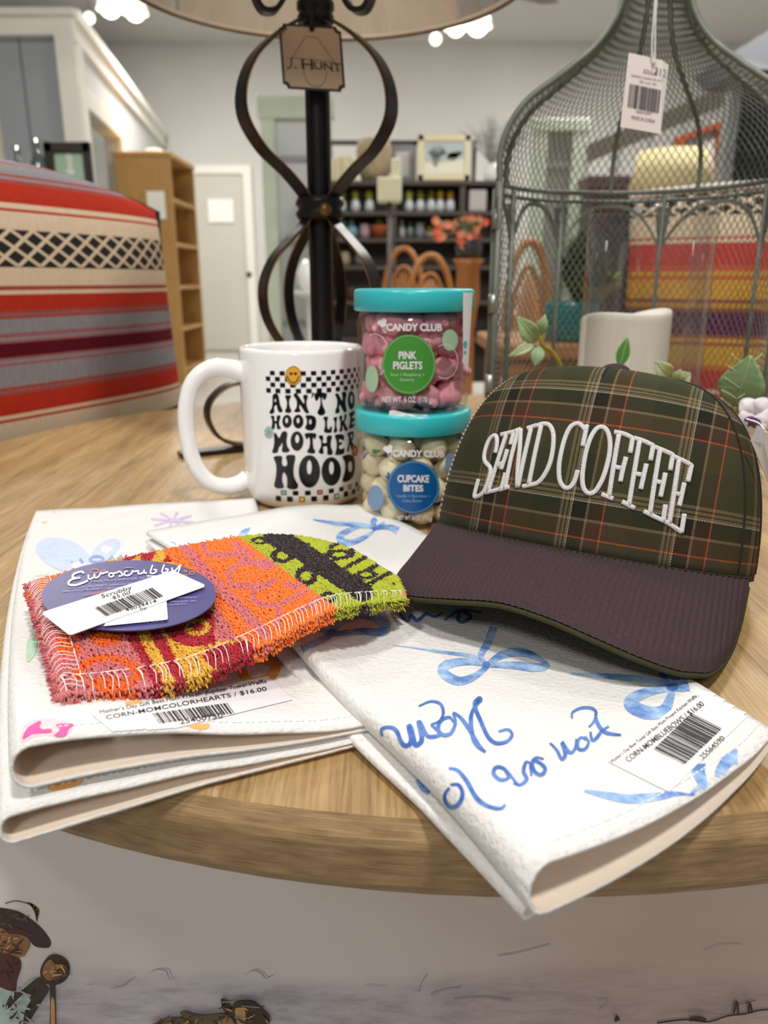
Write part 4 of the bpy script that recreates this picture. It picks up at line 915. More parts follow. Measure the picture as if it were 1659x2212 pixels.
gl([(1125, 840), (1160, 830), (1165, 880), (1170, 910), (1195, 870), (1195, 825), (1220, 810), (1228, 840), (1215, 890), (1200, 920), (1225, 980), (1248, 1020), (1220, 1050), (1195, 1030), (1175, 970), (1168, 990), (1170, 1040), (1140, 1060), (1125, 1050), (1135, 990), (1138, 910), (1122, 870)])
gl([(1265, 800), (1310, 770), (1338, 765), (1338, 810), (1310, 840), (1303, 865), (1338, 860), (1338, 900), (1308, 930), (1308, 958), (1338, 935), (1338, 975), (1300, 1010), (1265, 1015), (1262, 980), (1275, 920), (1275, 860)])
gl([(205, 1085), (235, 1080), (265, 1130), (285, 1140), (305, 1090), (330, 1055), (380, 1055), (395, 1100), (385, 1180), (395, 1260), (425, 1310), (415, 1340), (370, 1350), (325, 1340), (315, 1310), (325, 1260), (318, 1215), (298, 1265), (280, 1270), (270, 1310), (255, 1350), (195, 1360), (182, 1330), (200, 1270), (210, 1190)])
gl(E_(530, 1190, 92, 138), [E_(533, 1158, 28, 58)], 0)
gl([(648, 1080), (790, 1080), (798, 1130), (785, 1165), (770, 1150), (755, 1145), (755, 1220), (765, 1290), (790, 1335), (775, 1360), (730, 1365), (680, 1350), (675, 1325), (700, 1280), (712, 1210), (705, 1145), (690, 1140), (670, 1165), (650, 1140)])
gl([(835, 1115), (890, 1110), (900, 1150), (892, 1210), (945, 1210), (945, 1150), (960, 1115), (1010, 1110), (1022, 1140), (1008, 1200), (1008, 1270), (1035, 1340), (1020, 1380), (980, 1385), (955, 1370), (955, 1330), (950, 1270), (905, 1265), (900, 1310), (905, 1360), (870, 1370), (838, 1350), (840, 1320), (865, 1270), (868, 1190), (845, 1150)])
gl([(1065, 1105), (1130, 1090), (1180, 1100), (1195, 1140), (1185, 1180), (1160, 1175), (1140, 1160), (1120, 1180), (1130, 1205), (1160, 1200), (1160, 1240), (1130, 1250), (1125, 1290), (1160, 1300), (1190, 1280), (1200, 1310), (1190, 1360), (1150, 1380), (1075, 1385), (1068, 1360), (1085, 1290), (1085, 1200), (1070, 1150)])
gl([(1240, 1080), (1290, 1055), (1325, 1055), (1330, 1110), (1318, 1160), (1305, 1190), (1325, 1230), (1340, 1290), (1310, 1320), (1290, 1300), (1275, 1240), (1268, 1270), (1260, 1330), (1235, 1335), (1235, 1300), (1255, 1220), (1255, 1140), (1240, 1105)], [E_(1296, 1120, 10, 30)])
gl([(200, 1420), (240, 1398), (310, 1400), (325, 1430), (318, 1500), (345, 1540), (385, 1530), (390, 1480), (375, 1420), (400, 1385), (490, 1385), (508, 1420), (500, 1480), (485, 1560), (485, 1660), (510, 1740), (545, 1800), (535, 1850), (490, 1868), (420, 1860), (390, 1835), (392, 1780), (385, 1690), (345, 1630), (325, 1690), (325, 1760), (345, 1820), (330, 1850), (260, 1855), (215, 1830), (210, 1790), (230, 1700), (240, 1580), (230, 1500)])
gl(E_(705, 1615, 152, 230), [E_(703, 1557, 35, 100)], 0); gl(E_(1012, 1615, 138, 202), [E_(1015, 1567, 34, 90)], 0)
gl([(1175, 1400), (1260, 1378), (1320, 1400), (1345, 1470), (1345, 1580), (1320, 1680), (1270, 1740), (1200, 1765), (1168, 1745), (1180, 1690), (1205, 1600), (1205, 1500), (1180, 1440)], [E_(1278, 1548, 27, 74)])
def cyl_sq(t0, t1, z0, z1, m, cast_r=.00012, mbx=None):
    V = []; n = 3
    for k in range(n + 1):
        a = R_(t0 + (t1 - t0) * k / n) + math.atan2(MC.x, MC.y) * -1
        for z in (z0, z1): V.append((MC.x + (MR + cast_r) * math.sin(a), MC.y - (MR + cast_r) * math.cos(a), z))
    (mbx or mb).add(V, [(2 * k, 2 * k + 2, 2 * k + 3, 2 * k + 1) for k in range(n)], m)
zz = lambda x, y: cMug(*cm([(x, y)])[0]).z
for r, (y0, y1, t0) in enumerate(((206, 268, -28.5), (288, 352, -33), (370, 434, -28.5), (452, 518, -33))):
    for k in range(12):
        a = t0 + 9.1 * k
        if a < 64: cyl_sq(a, min(66, a + 4.7), zz(705, y1), zz(705, y0), 0)
for r, (y0, y1, t0, sp) in enumerate(((1885, 1950, -22.4, {0: 2, 3: 3, 6: 1}), (1968, 2040, -27.9, {2: 1, 5: 2, 8: 4}))):
    for k in range(9):
        a = t0 + 11 * k
        if a > 64: continue
        cyl_sq(a, min(66, a + 5.2), zz(705, y1), zz(705, y0), 0)
        if k in sp: cyl_sq(a + .8, min(65, a + 4.4), zz(705, y1 - 12), zz(705, y0 + 12), sp[k], .00022)
cs = lambda P, m, c_=cMug2: poly(mb, cm(P), c_, m=m, step=3)
cs(E_(480, 272, 112, 136), 0, cMug); cs(E_(480, 272, 104, 127), 1)
heart = lambda x, y: [(x, y + 32), (x - 24, y), (x - 22, y - 16), (x - 10, y - 18), (x, y - 6), (x + 10, y - 18), (x + 22, y - 16), (x + 24, y)]
cs(heart(448, 240), 0, cMug3); cs(heart(508, 240), 0, cMug3); stroke(mb, cm([(392, 272), (415, 325), (450, 362), (482, 370), (512, 358), (540, 320), (552, 275)]), 2.4, cMug3)
for cx, cy, rx, ry, m, m2 in ((135, 1068, 68, 98, 2, 3), (1342, 1325, 46, 100, 4, 1)):
    for k in range(9):
        a = 2 * math.pi * k / 9; poly(mb, cm(ell(cx + rx * .62 * math.cos(a), cy + ry * .62 * math.sin(a), rx * .40, ry * .22, 12, a)), cMug2, m=m)
    poly(mb, cm(ell(cx, cy, rx * .28, ry * .25, 12)), cMug3, m=m2)
mb.build('lettering', GM, mug, smooth=False)

# ================================================================== TWO CANDY JARS
JC = Vector((.0187, .4972, TZ)); JR = .0357
pet = glassy('clear_plastic', 'fbfaf9', .2, .04, .28); teal = M('lid_teal', '38bcc0', .28, spec=.5)
def jar(name, label, z0, pr_fn, cxp):
    J = thing(name, label, 'jar', (JC.x, JC.y, TZ + z0))
    c = (JC.x, JC.y, TZ + z0)
    prof = [(0, .0015), (JR - .008, .0012), (JR - .006, .0002), (JR - .003, .0006), (JR - .0008, .003), (JR, .006), (JR, .054), (JR - .0012, .0585), (JR - .0025, .060)]
    obj('body', *lathe(prof, c, 80), pet, J)
    lp = [(0, .0735), (JR - .004, .0735), (JR - .0005, .0734), (JR + .0012, .0728), (JR + .0018, .0715), (JR + .0018, .0612), (JR + .0012, .0605), (JR - .001, .0603), (JR - .002, .063), (0, .070)]
    obj('lid', *lathe(lp, c, 80), teal, J)
    return J
jlo = jar('candy_jar', 'clear jar of cream coloured candy balls with teal lid and round blue badge', 0, None, 0)
jup = jar('candy_jar.001', 'clear jar of pink gummies with teal lid and green badge, upper of the stack', .0735, None, 0)
cJ = cyl_caster(JC, JR, .0002); cJ1 = cyl_caster(JC, JR, .00035); cJ2 = cyl_caster(JC, JR, .0005); cJL = cyl_caster(JC, JR + .0018, .0003)
WHT = M('label_white', 'e9e4e6', .4)
def jar_art(J, ox, oy, badge, badge_ring, badge_txt, bc, brx, bry, l1, l2, l3, l4, brand, dots, rings, net, small):
    f = lambda P: [(ox + x * .15672, oy + y * .15672) for x, y in P]; ff = lambda p: f([p])[0]
    mb = MB(); poly(mb, f(ell(*bc, brx, bry, 60)), cJ, step=5); bo = mb.build('badge', badge, J)
    mb = MB(); stroke(mb, f(ell(bc[0], bc[1], brx * .945, bry * .945, 60)), 1.7, cJ1, m=1, closed=True, smooth=False)
    for s, a, b_, h, m, bd in (l1, l2, l3, l4): text(mb, s, on(cJ2, lin(*f([a, b_, (a[0], a[1] - h)]))), m=m, bold=bd)
    mb.build('lettering', [WHT, badge_ring, badge_txt], bo, smooth=False)
    mb = MB(); (a, b_, h), mk = brand; text(mb, 'CANDY CLUB', on(cJ, lin(*f([a, b_, (a[0], a[1] - h)]))), bold=.035)
    for dx, dy, r in ((-20, -5, 38), (35, -25, 36), (10, 25, 34), (40, 20, 30)): poly(mb, f(ell(mk[0] + dx, mk[1] + dy, r, r, 18)), cJ)
    stroke(mb, f([(mk[0] + 5, mk[1] + 60), (mk[0] + 45, mk[1] + 140)]), 1.6, cJ, smooth=False); stroke(mb, f([(mk[0] + 45, mk[1] + 55), (mk[0] + 62, mk[1] + 135)]), 1.6, cJ, smooth=False)
    for c_, rx, ry, a0, a1 in rings: stroke(mb, f([(c_[0] + rx * math.cos(R_(a)), c_[1] + ry * math.sin(R_(a))) for a in range(a0, a1, 12)]), 1.3, cJ)
    s, a, b_, h = net; text(mb, s, on(cJ, lin(*f([a, b_, (a[0], a[1] - h)]))), bold=.01)
    mb.build('lettering', WHT, J, smooth=False)
    mb = MB()
    for x, y, rx, ry in dots: mb = MB(); poly(mb, f(ell(x, y, rx, ry, 30)), cJ, step=4); mb.build('printed_dot', small, J)
    return f
bt_ = M('badge_small_print', 'c6d8c0', .4)
def brandpack(a, b_, h, mk): return ((a, b_, h), mk)
fu = jar_art(jup, 770, 610, M('badge_green', '459135', .35), M('badge_green_ring', '8fc07f', .4), bt_, (722, 1130), 372, 415,
    ('PINK', (582, 1055), (828, 1055), 105, 0, .03), ('PIGLETS', (506, 1195), (908, 1195), 105, 0, .03), ('Sour + Raspberry +', (472, 1290), (940, 1292), 42, 2, 0), ('Gummy', (598, 1360), (798, 1360), 42, 2, 0),
    brandpack((412, 665), (1180, 668), 100, (345, 560)), [(1290, 795, 108, 148), (212, 1330, 88, 185)], [((1220, 1090), 175, 235, -120, 130), ((250, 980), 190, 270, -110, -20), ((310, 1200), 60, 70, 0, 90)], ('NET WT. 6 OZ. (170 g)', (352, 1648), (1050, 1655), 78), M('dot_sage', 'a9c9a4', .4))
fl = jar_art(jlo, 770, 880, M('badge_blue', '07558f', .35), M('badge_blue_ring', '6f9fc4', .4), M('badge_blue_print', '8fb3d2', .4), (785, 1100), 362, 366,
    ('CUPCAKE', (566, 1028), (1002, 1032), 98, 0, .03), ('BITES', (648, 1155), (920, 1158), 88, 0, .03), ('Vanilla + Sprinkles +', (545, 1240), (1015, 1242), 40, 2, 0), ('Cake Batter', (635, 1305), (910, 1306), 40, 2, 0),
    brandpack((498, 675), (1212, 685), 90, (425, 575)), [(262, 1245, 112, 172), (1300, 770, 80, 145)], [], ('NET WT. 6 OZ. (170 g)', (560, 1550), (1040, 1560), 60), M('dot_slate', '7d97b8', .4))
mb = MB(); seal = [(1468, 140), (1600, 128), (1560, 700), (1540, 1250), (1440, 1045)]
def cseal(x, y): p = cJL(x, y); return p
P = fu(seal); V = []
for j in range(15):
    t = j / 14
    for i in range(5):
        s = i / 4; yy = 140 + t * (1245 - 140); xl = 1468 if yy < 1045 else 1440 + (yy - 1045) / 205 * 100; xr = 1600 - t * 62
        q = fu([(xl + (max(xr, xl) - xl) * s, yy)])[0]; V.append((cJL if yy < 560 else cJL)(*q))
mb.add(V, [(j * 5 + i, j * 5 + i + 1, (j + 1) * 5 + i + 1, (j + 1) * 5 + i) for j in range(14) for i in range(4)]); sl = mb.build('paper_seal', M('seal_white', 'f0efee', .5), jup)
mb = MB(); cJS = cyl_caster(JC, JR + .0018, .0005); poly(mb, fu(ell(1502, 855, 26, 50, 18)), cJS); mb.build('printed_dot', teal, sl); mb = MB(); poly(mb, fu(ell(1498, 965, 18, 26, 18)), cJS); mb.build('printed_dot', teal, sl)
mb = MB(); q = [(455, 1770), (510, 1760), (690, 1805), (860, 1815), (975, 1820), (985, 1890), (820, 1880), (620, 1868), (445, 1850)]
cS = cyl_caster(JC, JR - .004, 0); V = [cyl_caster(JC, JR + .0005, 0)(*p) for p in fu(q)]; mb.add(V, [tuple(range(len(V)))]); mb.build('paper_seal', M('seal_white'), jlo, smooth=False)
# ---- candies, each a thing of its own
gum = M('gummy_pink', 'ffaebd', .5, var=(60, .25), bump=(900, .6, .0006), sss=.35); gum2 = M('sugar', 'f0a0ae', .6)
def gummy_mesh(seed):
    mb = MB(); r = random.Random(seed); a = .0095 * r.uniform(.9, 1.15)
    mb.add(*ball((0, 0, 0), a * 1.25, a * .82, a * .8, 18, 12, lump=.18, seed=seed)); mb.add(*ball((a * 1.15, 0, a * .12), a * .62, a * .58, a * .58, 14, 10, lump=.12, seed=seed + 2))
    for sx, sy in ((-.7, .5), (-.7, -.5), (.5, .5), (.5, -.5)): mb.add(*ball((a * sx, a * sy, -a * .62), a * .3, a * .28, a * .34, 10, 6))
    return mb
z0 = TZ + .0735
spots = []
for lvl, (z, n, rad, off) in enumerate(((.0105, 7, .0235, .3), (.0265, 7, .0235, .75), (.041, 7, .0235, .1), (.0535, 6, .0235, .5))):
    for k in range(n):
        a = -math.pi / 2 + off + 2 * math.pi * k / n; spots.append((JC.x + rad * math.cos(a), JC.y + rad * math.sin(a), z0 + z))
    spots.append((JC.x, JC.y, z0 + z))
protos = []
for i, s in enumerate(spots):
    if i < 4:
        o = gummy_mesh(i + 1).build('gummy_candy', gum, origin=(0, 0, 0)); protos.append(o)
    else:
        o = protos[i % 4].copy(); COL.objects.link(o)
    o.location = s; a = math.atan2(s[1] - JC.y, s[0] - JC.x) + math.pi / 2; o.rotation_euler = (rr.uniform(-.9, .9), rr.uniform(-.5, .5), a + rr.uniform(-.25, .25))
    tag(o, 'pink sugared gummy candy inside the clear upper jar with the green badge', 'candy', 'pink gummies in the upper jar')
cream = M('candy_cream', 'fff5cf', .4, var=(120, .08)); flecks = [M('fleck_blue', '3f6cb4', .4), M('fleck_green', '5f9f6c', .4), M('fleck_red', 'b5503c', .4)]
def bite_mesh(seed):
    r = random.Random(seed); V, Fc = ball((0, 0, 0), .0083, nu=24, nv=16, lump=.05, seed=seed); mi = []
    fl = [(Vector((r.gauss(0, 1), r.gauss(0, 1), r.gauss(0, 1))).normalized(), r.uniform(.93, .975), 1 + k % 3) for k in range(3)]
    for f in Fc:
        c = sum((V[i] for i in f), Vector()) / 4; d = c.normalized() if c.length else c; m = 0
        for q, th, k in fl:
            if d.dot(q) > th: m = k
        mi.append(m)
    return V, Fc, mi
spots = []
for lvl, (z, n, rad, off) in enumerate(((.0098, 9, .0262, .2), (.0238, 9, .0262, .55), (.0378, 9, .0262, .15), (.0515, 8, .0262, .5))):
    for k in range(n):
        a = -math.pi / 2 + off + 2 * math.pi * k / n; spots.append((JC.x + rad * math.cos(a), JC.y + rad * math.sin(a), TZ + z + rr.uniform(-.0015, .0015)))
    for k in range(2): spots.append((JC.x + (k - .5) * .0175, JC.y + rr.uniform(-.004, .004), TZ + z))
protos = []
for i, s in enumerate(spots):
    if i < 5: V, Fc, mi = bite_mesh(i + 20); o = obj('candy_ball', V, Fc, [cream] + flecks, mi=mi, origin=(0, 0, 0)); protos.append(o)
    else: o = protos[i % 5].copy(); COL.objects.link(o)
    o.location = s; o.rotation_euler = (rr.uniform(0, 6), rr.uniform(0, 6), rr.uniform(0, 6))
    tag(o, 'cream candy ball with coloured flecks inside the clear lower jar with the blue badge', 'candy', 'cream candy balls in the lower jar')
# ================================================================== TABLE LAMP
LX, LY = -.0575, .74; iron = M('black_iron', '1d1a1a', .38, .35, bump=(60, .15, .0006)); gold = M('gold_rub', '8a6a3c', .35, .8)
lamp = thing('table_lamp', 'black wrought iron lamp of curled straps under a plastic wrapped shade', 'lamp', (LX, LY, TZ))
Lp = lambda x, y, z: Vector((LX + x, LY + y, TZ + z))
zc = lambda px, py: Y(px, py, LY).z - TZ
P = [(0, .02), (.0108, .02)] + [(.0108, .02 + .36 * i / 20) for i in range(21)] + [(.0, .38)]
V, Fc = lathe(P, (LX, LY, TZ), 32); obj('pole', V, Fc, iron, lamp)
prof_u = [(.012, .212), (.016, .224), (.033, .241), (.055, .258), (.070, .280), (.0705, .302), (.060, .325), (.040, .344), (.022, .356)]
prof_l = [(.012, .210), (.017, .200), (.032, .186), (.049, .168), (.0585, .145), (.056, .120), (.043, .097), (.026, .080), (.014, .072)]
def strap(name, prof, az, w, t=.0026):
    a = R_(az); d = Vector((math.cos(a), math.sin(a), 0)); tg_ = Vector((-d.y, d.x, 0)); P = cr([Lp(d.x * r, d.y * r, z) for r, z in prof], 8)
    o = obj(name, *bar(P, w, t, tg_), iron, lamp, smooth=False)
    mb = MB()
    for s in (-1, 1): mb.add(*tube([p + tg_ * (w / 2 * s) - d * .0006 for p in P], .0007, 5))
    mb.build('gilt_edge', gold, o); return o
for az in (214, 333): strap('strap', prof_u, az, .019)
for az in (212, 330, 128, 75): strap('strap', prof_l, az, .017 if az > 180 else .010)
mb = MB(); mb.add(*lathe([(.0115, .203), (.020, .204), (.022, .209), (.019, .213), (.022, .217), (.020, .223), (.0115, .224)], (LX, LY, TZ), 28)); mb.build('hub_collar', iron, lamp)
mb = MB(); mb.add(*ball(Lp(.006, -.021, .211), .006)); mb.build('hub_stud', gold, lamp)
mb = MB(); mb.add(*lathe([(.0115, .358), (.0150, .359), (.0155, .364), (.0135, .366), (.0158, .369), (.0158, .374), (.0135, .376), (.016, .380), (.014, .384), (.010, .398), (.022, .41), (.0, .41)], (LX, LY, TZ), 28)); mb.build('neck_collar', iron, lamp)
for az in (200, 338, 90):
    a = R_(az); d = Vector((math.cos(a), math.sin(a), 0)); tg_ = Vector((-d.y, d.x, 0))
    pr = [(.012, .402), (.030, .406), (.046, .396), (.052, .379), (.046, .365), (.035, .365), (.028, .373)]
    P = cr([Lp(d.x * r, d.y * r, z) for r, z in pr], 6); o = obj('scroll', *bar(P, .012, .004, tg_), iron, lamp, smooth=False)
for az in (208, 328, 88):
    a = R_(az); d = Vector((math.cos(a), math.sin(a), 0)); tg_ = Vector((-d.y, d.x, 0))
    pr = [(.012, .074), (.028, .066), (.050, .058), (.066, .045), (.073, .030), (.066, .014), (.050, .0065), (.040, .008)]
    pr = [(.011, .046), (.035, .054), (.065, .062), (.092, .062), (.110, .050), (.1145, .034), (.106, .016), (.09, .0075), (.075, .006)]
    P = cr([Lp(d.x * r, d.y * r, z) for r, z in pr], 6); o = obj('foot', *bar(P, .013, .003, tg_), iron, lamp, smooth=False)
    mb = MB()
    for s in (-1, 1): mb.add(*tube([p + tg_ * (.0065 * s) - d * .0006 for p in P], .0007, 5))
    mb.build('gilt_edge', gold, o)
    P = [Lp(d.x * r, d.y * r, .0026) for r in (.03, .06, .10, .142)]; obj('foot_plate', *bar(P, .014, .0045, tg_), iron, o, smooth=False)
shM = bpy.data.materials.new('shade_linen'); shM.use_nodes = True; nt, b = nodes_of(shM); tc = nt.nodes.new('ShaderNodeTexCoord')
n1 = noise_n(nt, tc.outputs['Object'], 160, (1, 1, .25), 3); nt.links.new(ramp(nt, n1, [(.3, 'd6c6b4'), (.7, 'e2d4c4')]), b.inputs['Base Color']); b.inputs['Roughness'].default_value = .8
tr = nt.nodes.new('ShaderNodeBsdfTranslucent'); tr.inputs[0].default_value = (*srgb('d3c2ab'), 1); mx = nt.nodes.new('ShaderNodeMixShader'); mx.inputs[0].default_value = .6
nt.links.new(b.outputs[0], mx.inputs[1]); nt.links.new(tr.outputs[0], mx.inputs[2]); nt.links.new(mx.outputs[0], nt.nodes['Material Output'].inputs[0])
SX, SY, SZ = -.0512, .7373, .392
V, Fc = lathe([(.175, SZ), (.1752, SZ + .002), (.105, SZ + .20)], (SX, SY, TZ), 72); shd = obj('lamp_shade', V, Fc, shM, lamp)
P = [(SX + .1748 * math.cos(2 * math.pi * i / 90), SY + .1748 * math.sin(2 * math.pi * i / 90), TZ + SZ) for i in range(90)]; obj('shade_trim', *tube(P, .0016, 6, True), M('shade_edge', '8d7866', .7), shd)
wr = glassy('plastic_wrap', 'f6f4f0', .5, .12)
def wrap(u, v):
    a = 2 * math.pi * u; r = .172 - .068 * v + .0018 * noise.noise(Vector((a * 7, v * 5, 1))) * 1.6 - .0015; return Vector((SX + r * math.cos(a), SY + r * math.sin(a), TZ + SZ + .003 + .19 * v))
obj('plastic_wrap', *grid(wrap, 150, 14, True), wr, shd)
mb = MB()
for k in range(3):
    a = 2 * math.pi * k / 3 + .4; mb.add(*tube([Lp(0, 0, .575), Vector((SX + .104 * math.cos(a), SY + .104 * math.sin(a), TZ + SZ + .198))], .002, 5))
mb.add(*lathe([(0, .40), (.006, .40), (.006, .58), (0, .58)], (LX, LY, TZ), 12)); mb.build('shade_holder', iron, lamp)
# hang tag tied to the lamp
tg_y = LY - .026; ht2 = thing('hang_tag', 'square tan paper tag with dark border tied to the iron lamp neck', 'tag', Y(677, 125, tg_y))
cq = lambda y: (lambda px, py: Y(px, py, y))
def rect_c(x0, y0, x1, y1, c_, tilt=.062):
    P = []
    for (cx, cy, s) in ((x0, y0, 0), (x1, y0, 1), (x1, y1, 2), (x0, y1, 3)):
        for k in range(6):
            t = math.pi / 2 * k / 5; a = (0, 1, 2, 3)[s]
            ang = [math.pi / 2 - t, math.pi - t, 3 * math.pi / 2 - t, 2 * math.pi - t][a]
            P.append((cx + c_ * math.cos(ang), cy + c_ * math.sin(ang)))
    return [(x + .075 * (y - 120), y + tilt * (x - 675)) for x, y in P]
y1 = tg_y; mb = MB(); poly(mb, rect_c(606, 54, 741, 195, 10), cq(y1)); V = list(mb.V); n = len(V); mb.add([v + Vector((0, .001, 0)) for v in V], [tuple(reversed(f)) for f in mb.F[:]]); mb.build('card_border', M('tag_border', '26241f', .5), ht2, smooth=False)
mb = MB(); poly(mb, rect_c(611, 59, 736, 190, 11), cq(y1 - .0004)); card = mb.build('card_face', M('tag_tan', 'cdb094', .5, var=(30, .12)), ht2, smooth=False)
mb = MB(); c_ = cq(y1 - .0007); f5 = lambda P: [(500 + x * .24111, y * .24111) for x, y in P]
stroke(mb, f5([(545, 515), (665, 325), (765, 335), (925, 560)]), 1.5, c_, smooth=False, m=1); stroke(mb, f5([(545, 515), (925, 560)]), 1.2, c_, smooth=False, m=1); stroke(mb, f5([(645, 625), (660, 690), (700, 750), (770, 775), (830, 740), (855, 640)]), 1.5, c_, m=1)
t5 = lambda s, a, b_, h, bd: text(mb, s, on(c_, lin(*f5([a, b_, (a[0] - 8, a[1] - h)]))), bold=bd)
stroke(mb, f5([(536, 522), (536, 570), (530, 602), (510, 612), (496, 602)]), 2.6, c_); stroke(mb, f5(ell(573, 606, 4, 4, 10)), 2.4, c_, closed=True); t5('H', (632, 618), (735, 624), 92, .01); t5('UNT', (745, 620), (985, 636), 70, .01)
for x, y, w in ((535, 520, 40), (648, 530, 36), (716, 534, 36), (648, 614, 36), (716, 620, 36), (840, 572, 26), (905, 634, 26), (955, 634, 30)): stroke(mb, f5([(x - w / 2, y), (x + w / 2, y + 3)]), 1.4, c_, smooth=False)
mb.build('lettering', [M('tag_ink', '2f2a27', .6), M('tag_line', '8d7b69', .6)], card, smooth=False)
mb = MB(); poly(mb, f5(ell(720, 262, 24, 24, 20)), cq(y1 - .0007)); mb.build('eyelet', INK, ht2, smooth=False)
mb = MB(); mb.add(*tube(cr([Y(673, 62, y1 - .001), Y(674, 40, y1 - .002), Y(672, 15, y1 + .003), Y(676, -8, y1 + .006)], 4), .0022, 6)); mb.add(*tube(cr([Y(677, 62, y1 - .001), Y(690, 38, y1), Y(694, 18, y1 + .004)], 4), .0006, 6)); mb.build('cord', M('cord_black', '171616', .8), ht2)

# ================================================================== CATHEDRAL WIRE LANTERN
NX, NY = .215, .70; NR = .1172; wire = M('zinc_wire', '7b8076', .5, .2, var=(70, .35))
lan = thing('wire_lantern', 'grey metal birdcage lantern with onion dome of diamond wire mesh', 'lantern', (NX, NY, TZ))
Np = lambda r, az, z: Vector((NX + r * math.cos(R_(az)), NY + r * math.sin(R_(az)), TZ + z))
RZ = .232
dome = cr([(NR, RZ, 0), (.1178, .252, 0), (.1118, .2735, 0), (.097, .294, 0), (.0715, .312, 0), (.0445, .333, 0), (.029, .356, 0), (.0225, .385, 0), (.012, .41, 0)], 10)
dome = [(p.x, p.y) for p in dome]
body = [(NR, .012 + (RZ - .012) * i / 30) for i in range(31)]
prof_all = body + dome[1:]
AZ0, AZ1 = -24, 178
for az in (178, 152, 86, 46, 2, -22):
    P = [Np(r, az, z) for r, z in dome]; obj('dome_rib', *tube(P, .0026 if az in (178, -22, 152, 2) else .0021, 8), wire, lan)
posts = (178, 144, 110, 61, 8, -22)
for az in posts:
    obj('post', *tube([Np(NR, az, .0), Np(NR, az, RZ)], .0030 if az in (178, 144, -22) else .0019, 8), wire, lan)
def ringarc(name, r, z, t, a0=AZ0, a1=AZ1, parent=lan):
    obj(name, *tube([Np(r, a0 + (a1 - a0) * i / 60, z) for i in range(61)], t, 8), wire, parent)
ringarc('ring', NR + .001, RZ + .002, .0022); ringarc('ring', NR + .001, RZ - .006, .0018)
ringarc('base_ring', NR + .001, .010, .003, 0, 360); ringarc('top_ring', .012, .41, .003, 0, 360)
V, Fc = lathe([(0, .002), (NR, .002), (NR + .002, .006), (NR, .010), (0, .010)], (NX, NY, TZ), 48); obj('base_plate', V, Fc, wire, lan)
obj('finial_loop', *tube([Vector((NX + .016 * math.cos(2 * math.pi * i / 24), NY, TZ + .428 + .018 * math.sin(2 * math.pi * i / 24))) for i in range(24)], .003, 8, True), wire, lan)
mb = MB()
ps = sorted(posts)
for a, b_ in zip(ps, ps[1:]):                      # pointed arches and their leaf-shaped spandrels
    w = b_ - a; P = []
    if w < 20: continue
    for i in range(25):
        t = i / 24; P.append(Np(NR, a + w * (.03 + .94 * t), RZ - .010 - .036 * abs(2 * t - 1) ** 2.6))
    obj('arch', *bar(P, .004, .0022, [Vector((0, 0, 1))] * 25), wire, lan, smooth=False)
mb = MB()
for az in posts:
    V = []; 
    for i in range(9):
        t = i / 8; w = 5.2 * (1 - t) ** .8 + .9; z = RZ - .012 - .040 * t
        V += [Np(NR + .001, az - w * .62, z), Np(NR + .001, az + w * .62, z)]
    mb.add(V, [(2 * i, 2 * i + 1, 2 * i + 3, 2 * i + 2) for i in range(8)])
    mb.build('spandrel', wire, lan, solid=.0012, smooth=False); mb = MB()
# diamond mesh: two families of slanted wires on the body and the dome
arc = [0.0]
for (r0, z0_), (r1, z1_) in zip(prof_all, prof_all[1:]): arc.append(arc[-1] + math.hypot(r1 - r0, z1_ - z0_))
def at_arc(s):
    for i in range(len(arc) - 1):
        if s <= arc[i + 1]:
            f = (s - arc[i]) / (arc[i + 1] - arc[i]); return prof_all[i][0] * (1 - f) + prof_all[i + 1][0] * f, prof_all[i][1] * (1 - f) + prof_all[i + 1][1] * f
    return prof_all[-1]
mb = MB(); SP_ = 3.55; slope = SP_ / .0108; S1 = arc[-1] - .006
k = -80
while k < 140:
    for sg in (1, -1):
        P = []; s = .012
        while s < S1:
            az = AZ0 + k * SP_ + sg * slope * s
            if AZ0 <= az <= AZ1:
                r, z = at_arc(s); P.append(Np(r - .0008 * sg, az, z))
            s += .006
        if len(P) > 2: mb.add(*tube(P, .00046, 4, caps=False))
    k += 1
mb.build('wire_mesh', wire, lan)
# the lantern door stands open at its left side
dn = (Np(NR, 178, 0) - EYE); dn.z = 0; dn.normalize(); h0 = Np(NR, 178, .012)
dr_ = MB()
for o_, t in ((.004, .0025), (.090, .0025)): dr_.add(*tube([h0 + dn * o_ + Vector((-.0035, 0, 0)), h0 + dn * o_ + Vector((-.0035, 0, .214))], t, 8))
for z in (0, .214): dr_.add(*tube([h0 + dn * .004 + Vector((-.0035, 0, z)), h0 + dn * .09 + Vector((-.0035, 0, z))], .002, 8))
door = dr_.build('door', wire, lan); mb = MB()
for z in (.05, .12, .19): obj('hinge', *tube([h0 + Vector((-.002, 0, z - .008)), h0 + Vector((-.002, 0, z + .008))], .0042, 8), M('hinge_steel', 'a3a5a0', .35, .7), door)
